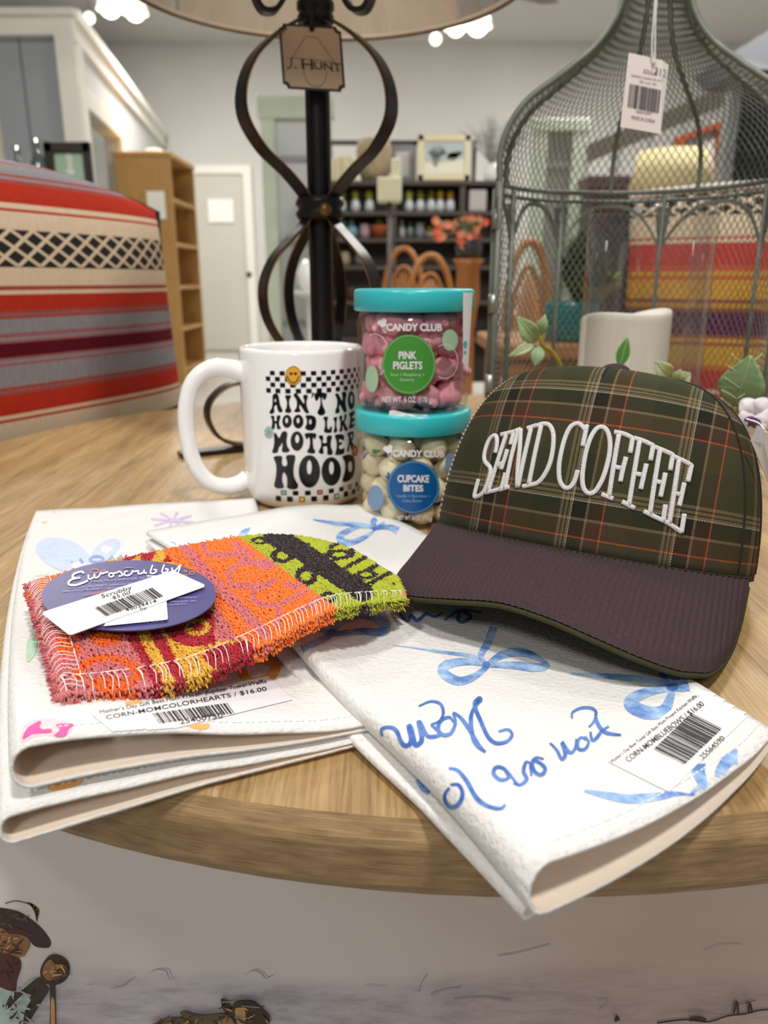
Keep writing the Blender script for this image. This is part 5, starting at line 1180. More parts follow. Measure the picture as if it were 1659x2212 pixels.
# price tag on a loop
tz_ = NY - NR - .01; tz_ = .60
lt = thing('price_tag', 'white barcode tag on a thread loop hanging in front of the wire dome', 'tag', Y(1390, 280, tz_))
cK = lambda e: (lambda x, y: Y(x, y, tz_ - e))
def c7(P): return [(1330 + x * .09043, 100 + y * .09043) for x, y in P]
mb = MB(); V = [cK(0)(*p) for p in c7([(315, 150), (1130, 335), (1315, 405), (1180, 1560), (1080, 2095), (110, 1925)])]; V2 = [v + Vector((0, .0005, 0)) for v in V]
mb.add(V[:2] + [V[4], V[5]] + V2[:2] + [V2[4], V2[5]], [(0, 1, 2, 3), (7, 6, 5, 4), (0, 4, 5, 1), (1, 5, 6, 2), (2, 6, 7, 3), (3, 7, 4, 0)]); q = [v + Vector((0, .0015, 0)) for v in (V[1], V[2], V[3])]
card = mb.build('card', M('tag_pinkish', 'ecdeda', .5), lt, smooth=False)
mb = MB(); mb.add([V[1] + Vector((0, .001, 0)), V[2] + Vector((0, .004, 0)), V[3] + Vector((0, .004, 0)), V[4] + Vector((0, .001, 0))], [(0, 1, 2, 3)]); mb.build('folded_back', M('tag_white'), lt, smooth=False)
mb = MB(); c_ = cK(.0003); tt = lambda s, a, b_, h, bd=0: text(mb, s, on(c_, lin(*c7([a, b_, (a[0] + 14, a[1] - h)]))), bold=bd, m=1)
tt('SOULA', (655, 640), (965, 700), 105); tt('312', (930, 680), (1200, 750), 190); tt('Cathedral Lanterns Set of 2', (365, 715), (1090, 850), 60); tt('18in and 14in', (560, 865), (975, 935), 55); tt('190000128407', (475, 1590), (855, 1640), 60); tt('MADE IN CHINA', (370, 1735), (930, 1835), 90)
barcode(mb, on(c_, lin(*c7([(280, 1450), (1030, 1605), (340, 890)]))), n=30, seed=5, m=0); mb.build('lettering', [INK, M('grey_print', '6b6462', .6)], card, smooth=False)
mb = MB(); mb.add(*tube(cr([Y(1411, 140, tz_ - .001), Y(1408, 100, tz_ - .002), Y(1412, 40, tz_ - .004), Y(1417, -30, tz_ - .006)], 5), .0006, 5)); mb.add(*tube(cr([Y(1414, 140, tz_ - .001), Y(1415, 90, tz_ - .002), Y(1416, 40, tz_ - .004), Y(1421, -30, tz_ - .006)], 5), .0006, 5)); mb.build('thread_loop', M('thread_nylon', 'f2f2ee', .3), lt)
# candle in a glass sleeve
GX, GY = Y(1398, 600, NY).x, NY
gl_ = tag(obj('glass_sleeve', *lathe([(.0535, .010), (.0535, .207), (.0542, .2090), (.0530, .2095)], (GX, GY, TZ + .0003), 64), glassy('clear_glass', 'fdfdfb', .3, .02, .3)), 'tall clear glass sleeve around the candle inside the wire lantern', 'hurricane glass')
KX = NX - .0015; KR = .0385
wax = M('candle_wax', 'fff8ee', .45, sss=.08)
def cand(u, v):
    a = 2 * math.pi * u
    top = .121 + .0045 * math.sin(a * 1 + 2.4) + .003 * math.sin(2 * a + .6)
    if v < .7: r, z = KR, .010 + (top - .010) * v / .7
    elif v < .8: k = (v - .7) / .1; r, z = KR - .0035 * k, top + .0022 * math.sin(k * math.pi)
    else: k = (v - .8) / .2; r, z = (KR - .0035) * (1 - k * .999), top - .010 * math.sin(k * math.pi / 2)
    return (KX + r * math.cos(a), NY + r * math.sin(a), TZ + z)
cd = thing('pillar_candle', 'ivory pillar candle with a wavy melted rim inside the glass sleeve', 'candle', (KX, NY, TZ + .010))
obj('wax', *grid(cand, 64, 40, True), wax, cd); obj('wick', *tube([(KX, NY, TZ + .108), (KX + .001, NY, TZ + .119)], .001, 6), INK, cd)
# ---- artificial sprigs round the candle
leafM = {k: M('leaf_' + k, c, .5, var=(60, .35)) for k, c in dict(sage='97ad78', pale='b4c295', deep='4f9039', mid='7f9c6e', stem='a3912f').items()}
def leaf(parent, base, tip, w, yb, yt, mat, bend=.15):
    a, b_ = Y(*base, yb), Y(*tip, yt); d = b_ - a; s = d.cross(EYE - a).normalized(); n = s.cross(d).normalized(); W_ = w * (yb + yt) / 2 / F_PX * 1.02
    def f(u, v):
        k = math.sin(math.pi * min(1, max(0, v * .96 + .02)) ** .85) ; x = (u - .5) * 2
        return a + d * v + s * (x * W_ / 2 * k) + n * (d.length * bend * math.sin(math.pi * v) - abs(x) * -.12 * W_ * k + .02 * W_ * math.sin(v * 40) * abs(x))
    o = obj('leaf', *grid(f, 8, 16), leafM[mat], parent, solid=.0006)
    m2 = MB(); m2.add(*tube([f(.5, v / 10) + Vector((0, -.0004, 0)) for v in range(11)], .0004, 4)); m2.build('vein', leafM['pale'], o); return o
sg = thing('artificial_sprig', 'sage green sprig of four leaves on a yellow stem, left of the candle', 'foliage', (.14, .60, TZ))
for b_, t_, w, m in (((1160, 738), (1118, 684), 38, 'sage'), ((1166, 722), (1178, 680), 24, 'sage'), ((1155, 742), (1098, 770), 20, 'pale'), ((1166, 748), (1155, 792), 28, 'mid')): leaf(sg, b_, t_, w, .60, .595, m)
obj('stem', *tube(cr([Y(1168, 718, .60), Y(1172, 745, .6), Y(1192, 760, .605), Y(1210, 790, .61), Y(1216, 830, .615), G(1222, 985, .0115)], 6), .0018, 6), leafM['stem'], sg)
s2 = thing('artificial_sprig', 'bright green upright leaf blade in front of the ivory candle', 'foliage', G(1345, 930, .0115)); leaf(s2, (1338, 792), (1356, 728), 26, .59, .588, 'deep', .05); obj('stem', *tube(cr([Y(1338, 792, .59), Y(1335, 830, .59), G(1332, 1000, .0115)], 5), .0016, 6), leafM['deep'], s2)
s3 = thing('artificial_sprig', 'pale green round-leaved sprig behind the cap, right of the candle', 'foliage', (.26, .56, TZ))
for b_, t_, w, m in (((1448, 815), (1416, 780), 36, 'pale'), ((1470, 822), (1492, 806), 30, 'pale'), ((1462, 822), (1470, 798), 26, 'pale')): leaf(s3, b_, t_, w, .56, .556, m)
obj('stem', *tube(cr([Y(1448, 815, .56), Y(1460, 860, .56), G(1470, 1010, .0115)], 5), .0016, 6), leafM['stem'], s3)
s4 = thing('artificial_sprig', 'large veined leaf and a white and purple pansy behind the cap', 'foliage', (.31, .52, TZ))
lf = leaf(s4, (1588, 878), (1622, 768), 92, .53, .52, 'mid', .08)
mv = MB()
for k in range(4):
    for sgn in (-1, 1): mv.add(*tube(cr([Y(1592 + 7 * k, 862 - 22 * k, .5235), Y(1592 + 7 * k + sgn * 18, 850 - 24 * k, .5225), Y(1592 + 7 * k + sgn * 34, 842 - 26 * k, .5225)], 3), .0004, 4))
mv.build('vein', leafM['pale'], lf)
pet_ = M('petal_white', 'e9e3ea', .6, var=(70, .2)); pur = M('petal_purple', '5b3a66', .6, var=(90, .3))
def petal(c, ang, l, w, mat, y, nm='petal'):
    def f(u, v):
        k = math.sin(math.pi * (v * .9 + .06)) ** .7; x = (u - .5) * w * k; q = (c[0] + math.cos(ang) * l * v - math.sin(ang) * x, c[1] + math.sin(ang) * l * v + math.cos(ang) * x); return Y(*q, y - .004 * math.sin(math.pi * v) + .003 * abs(u - .5))
    return obj(nm, *grid(f, 8, 8), mat, s4, solid=.0004)
for i, a in enumerate((-2.3, -.9, 2.6, .4, 1.5)): petal((1632, 898), a, 46, 46, pet_, .515 - .0008 * i)
for a in (2.2, .9, 1.6, 2.9): petal((1630, 902), a, 24, 12, pur, .508, 'petal_marking')
obj('stem', *tube(cr([Y(1588, 878, .53), Y(1590, 900, .53), Y(1610, 960, .53), G(1640, 1030, 0)], 5), .0018, 6), leafM['stem'], s4)

# ================================================================== PILLOWS ON THEIR BLACK BENCHES
def pillow(name, label, A, B, zb, zt, thick, stripes, rows, bulge, nrm, lean=.05, roll=0):
    """A, B: ends of the bottom line (xy)"""
    A = Vector((A[0], A[1], 0)); B = Vector((B[0], B[1], 0)); d = B - A; n = Vector((nrm[0], nrm[1], 0)).normalized()
    Pp = thing(name, label, 'pillow', ((A + B).x / 2, (A + B).y / 2, TZ + zb))
    nu, nv = 90, 120
    def surf(sgn):
        def f(u, v):
            x, y = 2 * u - 1, 2 * v - 1; k = max(0, (1 - abs(x) ** 3.2) * (1 - abs(y) ** 3.2)) ** .5
            px = x * (1 - .035 * (1 - y * y)) * (1 if sgn > 0 else 1.035); py = y * (1 - bulge * 1.0 * (x * x) + .0)
            h = (zt - zb) / 2; p = (A + B) / 2 + d * (px / 2) + Vector((0, 0, TZ + zb + h + py * h + roll * px))
            return p + n * (sgn * thick * k - lean * (py + 1) * h)
        return f
    V, Fc = grid(surf(1), nu, nv); uv = [(i / nu, .5 + (j / nv - .5) * (1 - bulge * (2 * i / nu - 1) ** 2)) for j in range(nv + 1) for i in range(nu + 1)]
    obj('pillow_front', V, Fc, stripes, Pp, uv=uv)
    V, Fc = grid(surf(-1), 40, 40); obj('pillow_back', V, [tuple(reversed(f)) for f in Fc], M('pillow_back_black', '2a2629', .9), Pp)
    return Pp, surf(1)
def stripe_mat(name, stops, zig=None, zc=('e0cdb4', '2a2826')):
    m = bpy.data.materials.new(name); m.use_nodes = True; nt, b = nodes_of(m); u = nt.nodes.new('ShaderNodeUVMap'); u.uv_map = 'UVMap'; s = nt.nodes.new('ShaderNodeSeparateXYZ'); nt.links.new(u.outputs[0], s.inputs[0])
    c = ramp(nt, s.outputs[1], stops, 'CONSTANT')
    tc = nt.nodes.new('ShaderNodeTexCoord'); n = noise_n(nt, tc.outputs['Object'], 300, (1, 1, .3), 3); c = mixc(nt, .25, c, ramp(nt, n, [(.3, '505050'), (.7, 'b0b0b0')]), 'OVERLAY')
    for (v0, v1, per) in (zig or []):
        # woven diamonds: |tri(u)| against |tri(v)|
        vv = math_(nt, 'DIVIDE', math_(nt, 'SUBTRACT', s.outputs[1], v0), v1 - v0); w = math_(nt, 'MULTIPLY', vv, 2.0)
        fu_ = math_(nt, 'PINGPONG', math_(nt, 'MULTIPLY', s.outputs[0], per), .5); fv_ = math_(nt, 'PINGPONG', math_(nt, 'ADD', w, .0), .5)
        e = math_(nt, 'ABSOLUTE', math_(nt, 'SUBTRACT', math_(nt, 'ADD', fu_, fv_), .5)); dia = math_(nt, 'GREATER_THAN', e, .12)
        inn = math_(nt, 'MULTIPLY', math_(nt, 'GREATER_THAN', vv, 0), math_(nt, 'LESS_THAN', vv, 1)); c = mixc(nt, math_(nt, 'MULTIPLY', dia, inn), c, zc[1])
    nt.links.new(c, b.inputs['Base Color']); b.inputs['Roughness'].default_value = .95; b.inputs['Specular IOR Level'].default_value = .15
    bp = nt.nodes.new('ShaderNodeBump'); bp.inputs['Strength'].default_value = .4; bp.inputs['Distance'].default_value = .001; nt.links.new(n, bp.inputs['Height']); nt.links.new(bp.outputs[0], b.inputs['Normal'])
    return m
RED, GRY, MAR, CRM, BLK, MAU = 'b8321f', '8e8b90', '5c0c20', 'd8c6ac', '2a2826', '9a6067'
RD2 = 'a34a3f'
ls = [(0, CRM), (.09, BLK), (.096, CRM), (.195, BLK), (.2, CRM), (.263, RED), (.273, CRM), (.283, RED), (.337, RD2), (.347, MAU), (.355, RD2), (.363, GRY), (.421, MAU), (.428, GRY), (.436, MAU), (.444, MAR), (.483, MAU), (.491, GRY), (.5, MAU), (.5085, GRY), (.547, RD2), (.556, MAU), (.566, RD2), (.573, RED), (.614, CRM), (.626, RD2), (.640, CRM), (.688, BLK), (.694, CRM), (.842, RED), (.85, CRM), (.865, RED), (.9215, RD2), (.93, GRY), (.938, RD2), (.946, GRY), (.978, RD2), (.984, GRY)]
lm = stripe_mat('blanket_stripes_left', ls, [(.096, .195, 17), (.694, .794, 17)])
pillow('throw_pillow', 'red, grey and cream striped pillow with a black diamond band behind the mug', (-.50, .655), (-.285, 1.09), -.085, .276, .05, lm, None, .2, (.9, -.45), .07)
rs = [(0, CRM), (.03, BLK), (.04, CRM), (.12, CRM), (.16, 'c5402f'), (.175, CRM), (.19, 'b83430'), (.27, 'c46a2a'), (.29, 'c99a33'), (.37, 'a35a34'), (.385, 'c99a33'), (.40, '8a4a34'), (.415, '551a44'), (.505, '8a4a34'), (.52, 'c08a33'), (.54, '8a4a34'), (.555, 'cf9c30'), (.63, 'c8662c'), (.65, 'cf9c30'), (.665, 'c8502c'), (.69, 'c2352c'), (.775, CRM), (.79, 'c2352c'), (.80, CRM), (.88, CRM), (1, CRM)]
rm = stripe_mat('blanket_stripes_right', rs, [(.03, .12, 15), (.885, .985, 15)])
pr_, sf = pillow('throw_pillow.001', 'red, yellow and purple striped pillow with a pale lace border behind the lantern', (.335, 1.13), (.70, .98), -.052, .270, .045, rm, None, .05, (-.25, -.9), .03)
lace = M('lace_cream', 'e6dcd4', .9); mb = MB()
for i in range(46):
    u = .01 + .98 * i / 45; p = sf(u, .985); mb.add(*ball(p + Vector((0, -.004, .004)), .0062, .004, .0062, 8, 6))
    if i % 2: p = sf(u, .93); mb.add(*ball(p + Vector((0, -.002, 0)), .004, .002, .004, 6, 4))
mb.build('lace_edging', lace, pr_)
bk = M('bench_black', '1b1a1b', .3, spec=.6)
def bench(name, label, cx, cy, lx, ly, top, rot):
    b_ = thing(name, label, 'bench', (cx, cy, 0)); m = Matrix.Translation((cx, cy, 0)) @ Matrix.Rotation(rot, 4, 'Z')
    obj('seat', *xf(bevbox(-lx, lx, -ly, ly, top - .045, top, .01), m), bk, b_, smooth=False)
    for x in (-1, 1):
        for y in (-1, 1): obj('leg', *xf(bevbox(x * (lx - .03) - .016, x * (lx - .03) + .016, y * (ly - .03) - .016, y * (ly - .03) + .016, 0, top - .045, .004, 1), m), bk, b_, smooth=False)
bench('bench', 'black glossy bench behind the round table under the red and grey pillow', -.44, 1.06, .34, .19, TZ - .088, R_(62))
bench('bench.001', 'black glossy bench behind the lantern under the yellow and purple pillow', .56, 1.16, .36, .16, TZ - .054, R_(-22))
# ================================================================== THE SHOP BEHIND
def pb(x0, y0, x1, y1, y, d):
    a, b_ = Y(x0, y1, y), Y(x1, y0, y); return (min(a.x, b_.x), max(a.x, b_.x), y, y + d, a.z, b_.z)
def pxz(px, py, y): return Y(px, py, y)
oak = M('bookcase_oak', 'b58a4e', .5, var=(10, .35, (6, 6, .6)))
# tall open bookcase standing side-on
a = pb(288, 338, 366, 800, 7.0, 0); bx0, bx1 = a[0], a[1]; bt_z = a[5]; by0, by1 = 7.0, 7.85
bc = thing('bookcase', 'tall narrow oak bookcase standing side-on next to the grey door', 'bookcase', ((bx0 + bx1) / 2, 7.4, 0))
for nm, bb in (('side_panel', (bx0, bx1, by0, by0 + .03, 0, bt_z)), ('side_panel', (bx0, bx1, by1 - .03, by1, 0, bt_z)), ('back_panel', (bx0, bx0 + .02, by0 + .03, by1 - .03, 0, bt_z)), ('top_panel', (bx0 - .01, bx1 + .01, by0 - .01, by1 + .01, bt_z, bt_z + .04)), ('plinth', (bx0, bx1 - .01, by0 + .03, by1 - .03, 0, .09))): obj(nm, *bevbox(*bb, .004, 1), oak, bc, smooth=False)
for i in range(5): z = .09 + (bt_z - .1) * (i + .0) / 5.0 + .02; obj('shelf', *bevbox(bx0 + .02, bx1, by0 + .03, by1 - .03, z, z + .03, .003, 1), oak, bc, smooth=False)
q = Y(337, 443, 6.98); tag(obj('price_card', *box(q.x - .075, q.x + .075, 6.985, 6.995, q.z - .11, q.z + .11), M('paper_white'), smooth=False), 'small white card stuck to the oak bookcase side', 'card')
q = Y(318, 333, 7.2); V, Fc = lathe([(0, 0), (.05, 0), (.07, .03), (.065, .05), (0, .06)], (q.x + .05, 7.25, bt_z + .04), 20); tag(obj('white_dish', V, Fc, M('dish_white', 'efece6', .3)), 'small white dish on top of the oak bookcase', 'dish')
# console in front of the alcove with a framed green print and two glass bottles
cy_ = 3.1; cz = Y(150, 408, cy_).z; c0, c1 = Y(-60, 400, cy_).x, Y(205, 400, cy_).x; con = thing('console_table', 'narrow console table hidden behind the left pillow, carrying a green framed print', 'table', ((c0 + c1) / 2, cy_ + .2, 0))
obj('top', *bevbox(c0, c1, cy_ - .05, cy_ + .38, cz - .04, cz, .005, 1), M('console_wood', '6d533a', .5), con, smooth=False)
for x in (c0 + .05, c1 - .05):
    for y in (cy_, cy_ + .33): obj('leg', *box(x - .025, x + .025, y - .025, y + .025, 0, cz - .04), M('console_wood'), con, smooth=False)
gf = thing('framed_print', 'green print with a white figure in a dark frame beside the alcove', 'picture', Y(146, 405, cy_ + .1))
x0, x1, _, _, z0_, z1_ = pb(102, 305, 191, 404, cy_ + .1, 0); z0_ = cz
mb = MB()
for bb in ((x0, x1, z1_ - .04, z1_), (x0, x1, z0_, z0_ + .035), (x0, x0 + .035, z0_, z1_), (x1 - .03, x1, z0_, z1_)): mb.add(*bevbox(bb[0], bb[1], cy_ + .1, cy_ + .125, bb[2], bb[3], .004, 1))
mb.build('frame', M('frame_dark', '2f2a24', .5), gf, smooth=False)
obj('print', *box(x0 + .03, x1 - .025, cy_ + .112, cy_ + .12, z0_ + .03, z1_ - .035), M('print_green', '2f8f4a', .9, spec=.1), gf, smooth=False)
mb = MB(); cc = Y(150, 355, cy_ + .11)
for dz, r in ((.02, .018), (-.004, .014), (-.03, .018)): mb.add(*ball(cc + Vector((0, 0, dz)), r, .002, r, 12, 8))
mb.build('white_figure', M('paint_white', 'dfe9de', .6), gf)
for k, (x, yt, nm) in enumerate(((70, 296, 'tall'), (28, 313, 'short'))):
    q = Y(x, yt, cy_ + .05); h = q.z - cz; V, Fc = lathe([(0, 0), (.026, 0), (.028, .01), (.028, h * .55), (.012, h * .72), (.012, h), (.010, h), (.010, h * .72), (.025, h * .55), (.025, .01), (0, .01)], (q.x, cy_ + .08, cz), 24)
    tag(obj('glass_bottle', V, Fc, glassy('bottle_glass', 'dfe6e6', .6, .08)), nm + 'er of two clear glass bottles beside the green framed print', 'bottle')
# pale green antique door frame with glazed door
def old_door(name, label, X0, X1, ytop, y, inner, pm, head, nbar):
    a = pb(X0, ytop, X1, 600, y, .08); D = thing(name, label, 'door', ((a[0] + a[1]) / 2, y + .04, 0)); g_ = M('door_frame_green', 'c3cdb8', .6, var=(12, .15)); w = inner
    obj('frame_side', *bevbox(a[0], a[0] + w, y, y + .08, 0, a[5], .006, 1), g_, D, smooth=False); obj('frame_side', *bevbox(a[1] - w, a[1], y, y + .08, 0, a[5], .006, 1), g_, D, smooth=False)
    obj('frame_head', *bevbox(a[0] - .02, a[1] + .02, y - .01, y + .09, a[5] - head, a[5], .006, 1), g_, D, smooth=False)
    obj('door_panel', *box(a[0] + w, a[1] - w, y + .04, y + .07, .01, a[5] - head), pm, D, smooth=False)
    for i in range(nbar): z = a[5] - head - .30 - .62 * i; obj('rail', *box(a[0] + w, a[1] - w, y + .025, y + .04, z, z + .045), M('rail_grey', '8f918d', .5), D, smooth=False)
    return a
old_door('antique_door', 'pale green antique door frame with grey glazed panel behind the lamp', 576, 716, 206, 6.5, .11, M('glazed_grey', 'b9bdbb', .25), .16, 3)
old_door('antique_door.001', 'pale green antique door frame with grey board panel seen through the wire lantern', 1137, 1272, 256, 7.6, .13, M('board_grey', '85837b', .6, var=(30, .3, (8, 1, .2))), .10, 1)
# white jar and stand, added in place of a bright door reflection
q = Y(668, 592, 5.9); st_z = q.z - .12
pst = thing('reflection_stand', 'added white round stand under the reflection jar, before the pale green door', 'stand', (q.x, 5.9, 0)); obj('post', *lathe([(0, 0), (.14, 0), (.14, .02), (.03, .05), (.03, st_z - .05), (.12, st_z - .02), (.12, st_z), (0, st_z)], (q.x, 5.9, 0), 24), M('stand_white', 'd9d9d3', .5), pst)
tag(obj('reflection_jar', *lathe([(0, 0), (.05, 0), (.085, .06), (.09, .13), (.06, .19), (.04, .22), (0, .22)], (q.x, 5.9, st_z), 24), M('reflection_white', 'f3f5f5', .25)), 'added white jar in place of a bright reflection behind the lamp pole', 'jar')
# ---- dark shelving with plants, picture, glassware
SY_ = 6.0; dw = M('shelf_dark', '4a3f38', .55, var=(12, .3, (1, 6, 6))); s0, s1 = Y(712, 400, SY_).x, Y(1078, 400, SY_).x
sh = thing('shelving_unit', 'long dark wooden shelving unit with plants and glassware along the back', 'shelf', ((s0 + s1) / 2, SY_ + .2, 0))
lev = {}
for k, py in enumerate((390, 456, 514, 574, 650, 730)):
    z = Y(900, py, SY_).z; lev[k] = z + .0012; obj('shelf_board', *bevbox(s0, s1, SY_, SY_ + .36, z - .03, z, .004, 1), dw, sh, smooth=False)
ztop = Y(900, 304, SY_ + .33).z
for x in (s0 - .04, Y(845, 400, SY_).x, Y(995, 400, SY_).x, s1): obj('upright', *box(x, x + .04, SY_ + .02, SY_ + .36, 0, lev[0] - .004), dw, sh, smooth=False)
for x in (s0 - .03, Y(893, 400, SY_).x, Y(1028, 400, SY_).x): obj('post', *box(x, x + .03, SY_ + .31, SY_ + .34, lev[0], ztop), M('rail_dark', '3d3a38', .5), sh, smooth=False)
obj('top_rail', *box(s0, Y(1036, 400, SY_).x, SY_ + .31, SY_ + .34, ztop - .03, ztop), M('rail_dark'), sh, smooth=False)
obj('back_board', *box(s0, s1, SY_ + .35, SY_ + .36, .1, lev[0]), M('shelf_back', '6f6863', .7), sh, smooth=False)
# framed landscape
fx0, fx1, _, _, fz0, fz1 = pb(902, 290, 1018, 388, SY_ + .02, 0); fz0 = lev[0]
lp = thing('framed_picture', 'cream framed watercolour of trees standing on the dark shelving unit', 'picture', ((fx0 + fx1) / 2, SY_ + .03, lev[0])); mb = MB(); fy = SY_ + .02
for bb in ((fx0, fx1, fz1 - .045, fz1), (fx0, fx1, fz0, fz0 + .045), (fx0, fx0 + .045, fz0, fz1), (fx1 - .045, fx1, fz0, fz1)): mb.add(*bevbox(bb[0], bb[1], fy, fy + .03, bb[2], bb[3], .006, 1))
mb.build('frame', M('frame_cream', 'e3d8b8', .5), lp, smooth=False); obj('mat_board', *box(fx0 + .04, fx1 - .04, fy + .015, fy + .02, fz0 + .04, fz1 - .04), M('mat_cream', 'eeeadb', .6), lp, smooth=False)
cP = lambda x, y: Y(x, y, fy + .012); mb = MB(); poly(mb, [(918, 308), (1002, 308), (1002, 345), (960, 350), (918, 350)], cP, m=0); poly(mb, [(918, 345), (1002, 340), (1002, 375), (918, 375)], cP, m=1); poly(mb, [(925, 330), (935, 316), (955, 312), (965, 330), (950, 340), (945, 360), (935, 360), (934, 340)], cP, m=2); poly(mb, [(965, 335), (985, 322), (1002, 330), (1002, 342), (965, 344)], cP, m=3)
mb.build('painted_scene', [M('wash_sky', 'b8c4c6', .7), M('wash_field', 'e6e7d3', .7), M('wash_tree', '5f6d72', .7), M('wash_ochre', 'c9b98a', .7)], lp, smooth=False)
fb = thing('framed_picture.001', 'grey framed picture leaning behind the basket on the shelving unit', 'picture', (Y(876, 380, SY_ + .2).x, SY_ + .25, lev[0])); bx_ = pb(842, 312, 896, 388, SY_ + .22, 0)
obj('frame', *bevbox(bx_[0], bx_[1], SY_ + .22, SY_ + .25, lev[0], bx_[5], .006, 1), M('frame_grey', '8f8f90', .5), fb, smooth=False); obj('mat_board', *box(bx_[0] + .04, bx_[1] - .04, SY_ + .214, SY_ + .22, lev[0] + .05, bx_[5] - .05), M('mat_white', 'cfd2d2', .6), fb, smooth=False)
# books and patterned basket
for i, (w, h, c) in enumerate(((.032, .15, 'd9cda6'), (.028, .17, 'e2d8b4'), (.036, .16, 'cfc39b'), (.03, .175, 'ddd3af'), (.034, .15, 'd2c7a2'))):
    x = Y(716, 380, SY_ + .1).x + .036 * i; tg1 = ('first', 'second', 'third', 'fourth', 'fifth')[i]
    bk_ = thing('old_book', tg1 + ' cream book from the left in the row at the end of the shelving', 'book', (x, SY_ + .1, lev[0]), 'cream books on the shelving'); obj('cover', *bevbox(x, x + w, SY_ + .05, SY_ + .17, lev[0], lev[0] + h, .003, 1), M('book_' + c, c, .7), bk_, smooth=False); obj('pages', *box(x + .004, x + w - .004, SY_ + .056, SY_ + .168, lev[0] + .004, lev[0] + h + .001), M('pages', 'efe8d6', .8), bk_, smooth=False)
q = Y(808, 350, SY_ + .15); V, Fc = lathe([(0, 0), (.09, 0), (.12, .10), (.13, .22), (.12, .29), (.11, .29), (.115, .22), (0, .03)], (q.x, SY_ + .17, lev[0]), 28)
tag(obj('woven_basket', V, Fc, M('basket_weave', 'a8977a', .8, var=(60, .7))), 'tall mottled woven basket between the books and the framed picture', 'basket')
# dried white branches
q = Y(1068, 385, SY_ + .26); db = thing('branch_arrangement', 'spiky white dried branches in a white vase at the end of the shelving', 'branches', (q.x, SY_ + .26, lev[0])); vz = lev[0]
obj('vase', *lathe([(0, 0), (.05, 0), (.06, .05), (.05, .11), (.03, .14), (.025, .14), (.04, .1), (0, .01)], (q.x - .03, SY_ + .21, vz), 20), M('vase_white', 'e4e4e2', .4), db); mb = MB(); r2 = random.Random(5)
for i in range(60):
    a = r2.uniform(0, 6.28); e = r2.uniform(.05, .95); l = r2.uniform(.22, .40); d = Vector((math.sin(e) * math.cos(a), math.sin(e) * math.sin(a) * .35, math.cos(e))); b0 = Vector((q.x - .03, SY_ + .21, vz + .13)); P = [b0, b0 + d * l * .5 + Vector((0, 0, .02)), b0 + d * l]; mb.add(*tube(P, [.004, .003, .0015], 4))
    for _ in range(3):
        t = r2.uniform(.4, .9); s = b0 + d * l * t; mb.add(*tube([s, s + (d + Vector((r2.uniform(-.8, .8), r2.uniform(-.4, .4), r2.uniform(-.3, .6)))) * .08], [.0025, .001], 4))
mb.build('branch', M('branch_white', 'bdbcb8', .7), db)
# potted greens and vases on the second shelf; each its own thing
def vase(px, z, y, r, h, c, label, nm='glass_vase', glass=True, prof=None):
    q = Y(px, 430, y); P = prof or [(0, 0), (r * .8, 0), (r, h * .3), (r * .9, h * .7), (r * .65, h * .9), (r * .75, h), (r * .6, h), (r * .55, h * .9), (0, .01)]
    return tag(obj(nm, *lathe(P, (q.x, y, z), 20), M('vase_' + c, c, .15)), label, 'vase'), q.x
def tuftplant(o, x, y, z, c, r, h, n, seed, nm='foliage'):
    r3 = random.Random(seed); mb = MB()
    for i in range(n):
        a = r3.uniform(0, 6.28); e = r3.uniform(.1, 1.2); d = Vector((math.cos(a) * math.sin(e) * r, math.sin(a) * math.sin(e) * r, math.cos(e) * h)); b0 = Vector((x, y, z)); m_ = b0 + d * .6 + Vector((0, 0, h * .15)); s = d.cross(Vector((0, 0, 1))).normalized() * r * .12
        mb.add([b0 - s * .3, b0 + s * .3, m_ + s, m_ - s, b0 + d], [(0, 1, 2, 3), (3, 2, 4)])
    return mb.build(nm, M('foliage_' + c, c, .7), o, smooth=False)
yel = (('yellow-green sprig in a clear vase, first from the lamp on the second shelf', 738, 'b4b83a'), ('yellow-green sprig in a clear vase, second from the lamp on the second shelf', 768, 'a9b03a'), ('yellow-green sprig in a clear vase, third from the lamp on the second shelf', 798, 'b9bd40'), ('pale yellow sprig in a clear vase just right of the cream candle box', 884, 'd3d46a'), ('olive yellow sprig in a clear vase between two paler ones on the second shelf', 908, '9aa02c'), ('olive yellow sprig in a slim clear vase left of the golden flowers', 931, '8f9630'), ('golden yellow flowers in a clear vase on the second shelf', 951, 'd1ac1e'), ('golden yellow flowers in a clear vase, nearest the end of the second shelf', 973, 'c9a41c'))
for i, (lab, px, c) in enumerate(yel):
    vx = Y(px, 430, SY_ + .1).x; P = thing('bud_vase', lab, 'vase', (vx, SY_ + .1, lev[1])); obj('vase', *lathe([(0, 0), (.03, 0), (.036, .035), (.028, .07), (.02, .085), (.016, .085), (.028, .04), (0, .008)], (vx, SY_ + .1, lev[1]), 18), M('vase_pale', 'c9ced4', .12), P); tuftplant(P, vx, SY_ + .1, lev[1] + .075, c, .052, .075, 70, i)
bxx = pb(1013, 415, 1052, 446, SY_ + .04, 0); tag(obj('storage_box', *bevbox(bxx[0], bxx[1], SY_ + .04, SY_ + .24, lev[1], lev[1] + .15, .01), M('box_grey', 'b9b4b0', .6), smooth=False), 'pale grey storage box at the end of the second shelf', 'box')
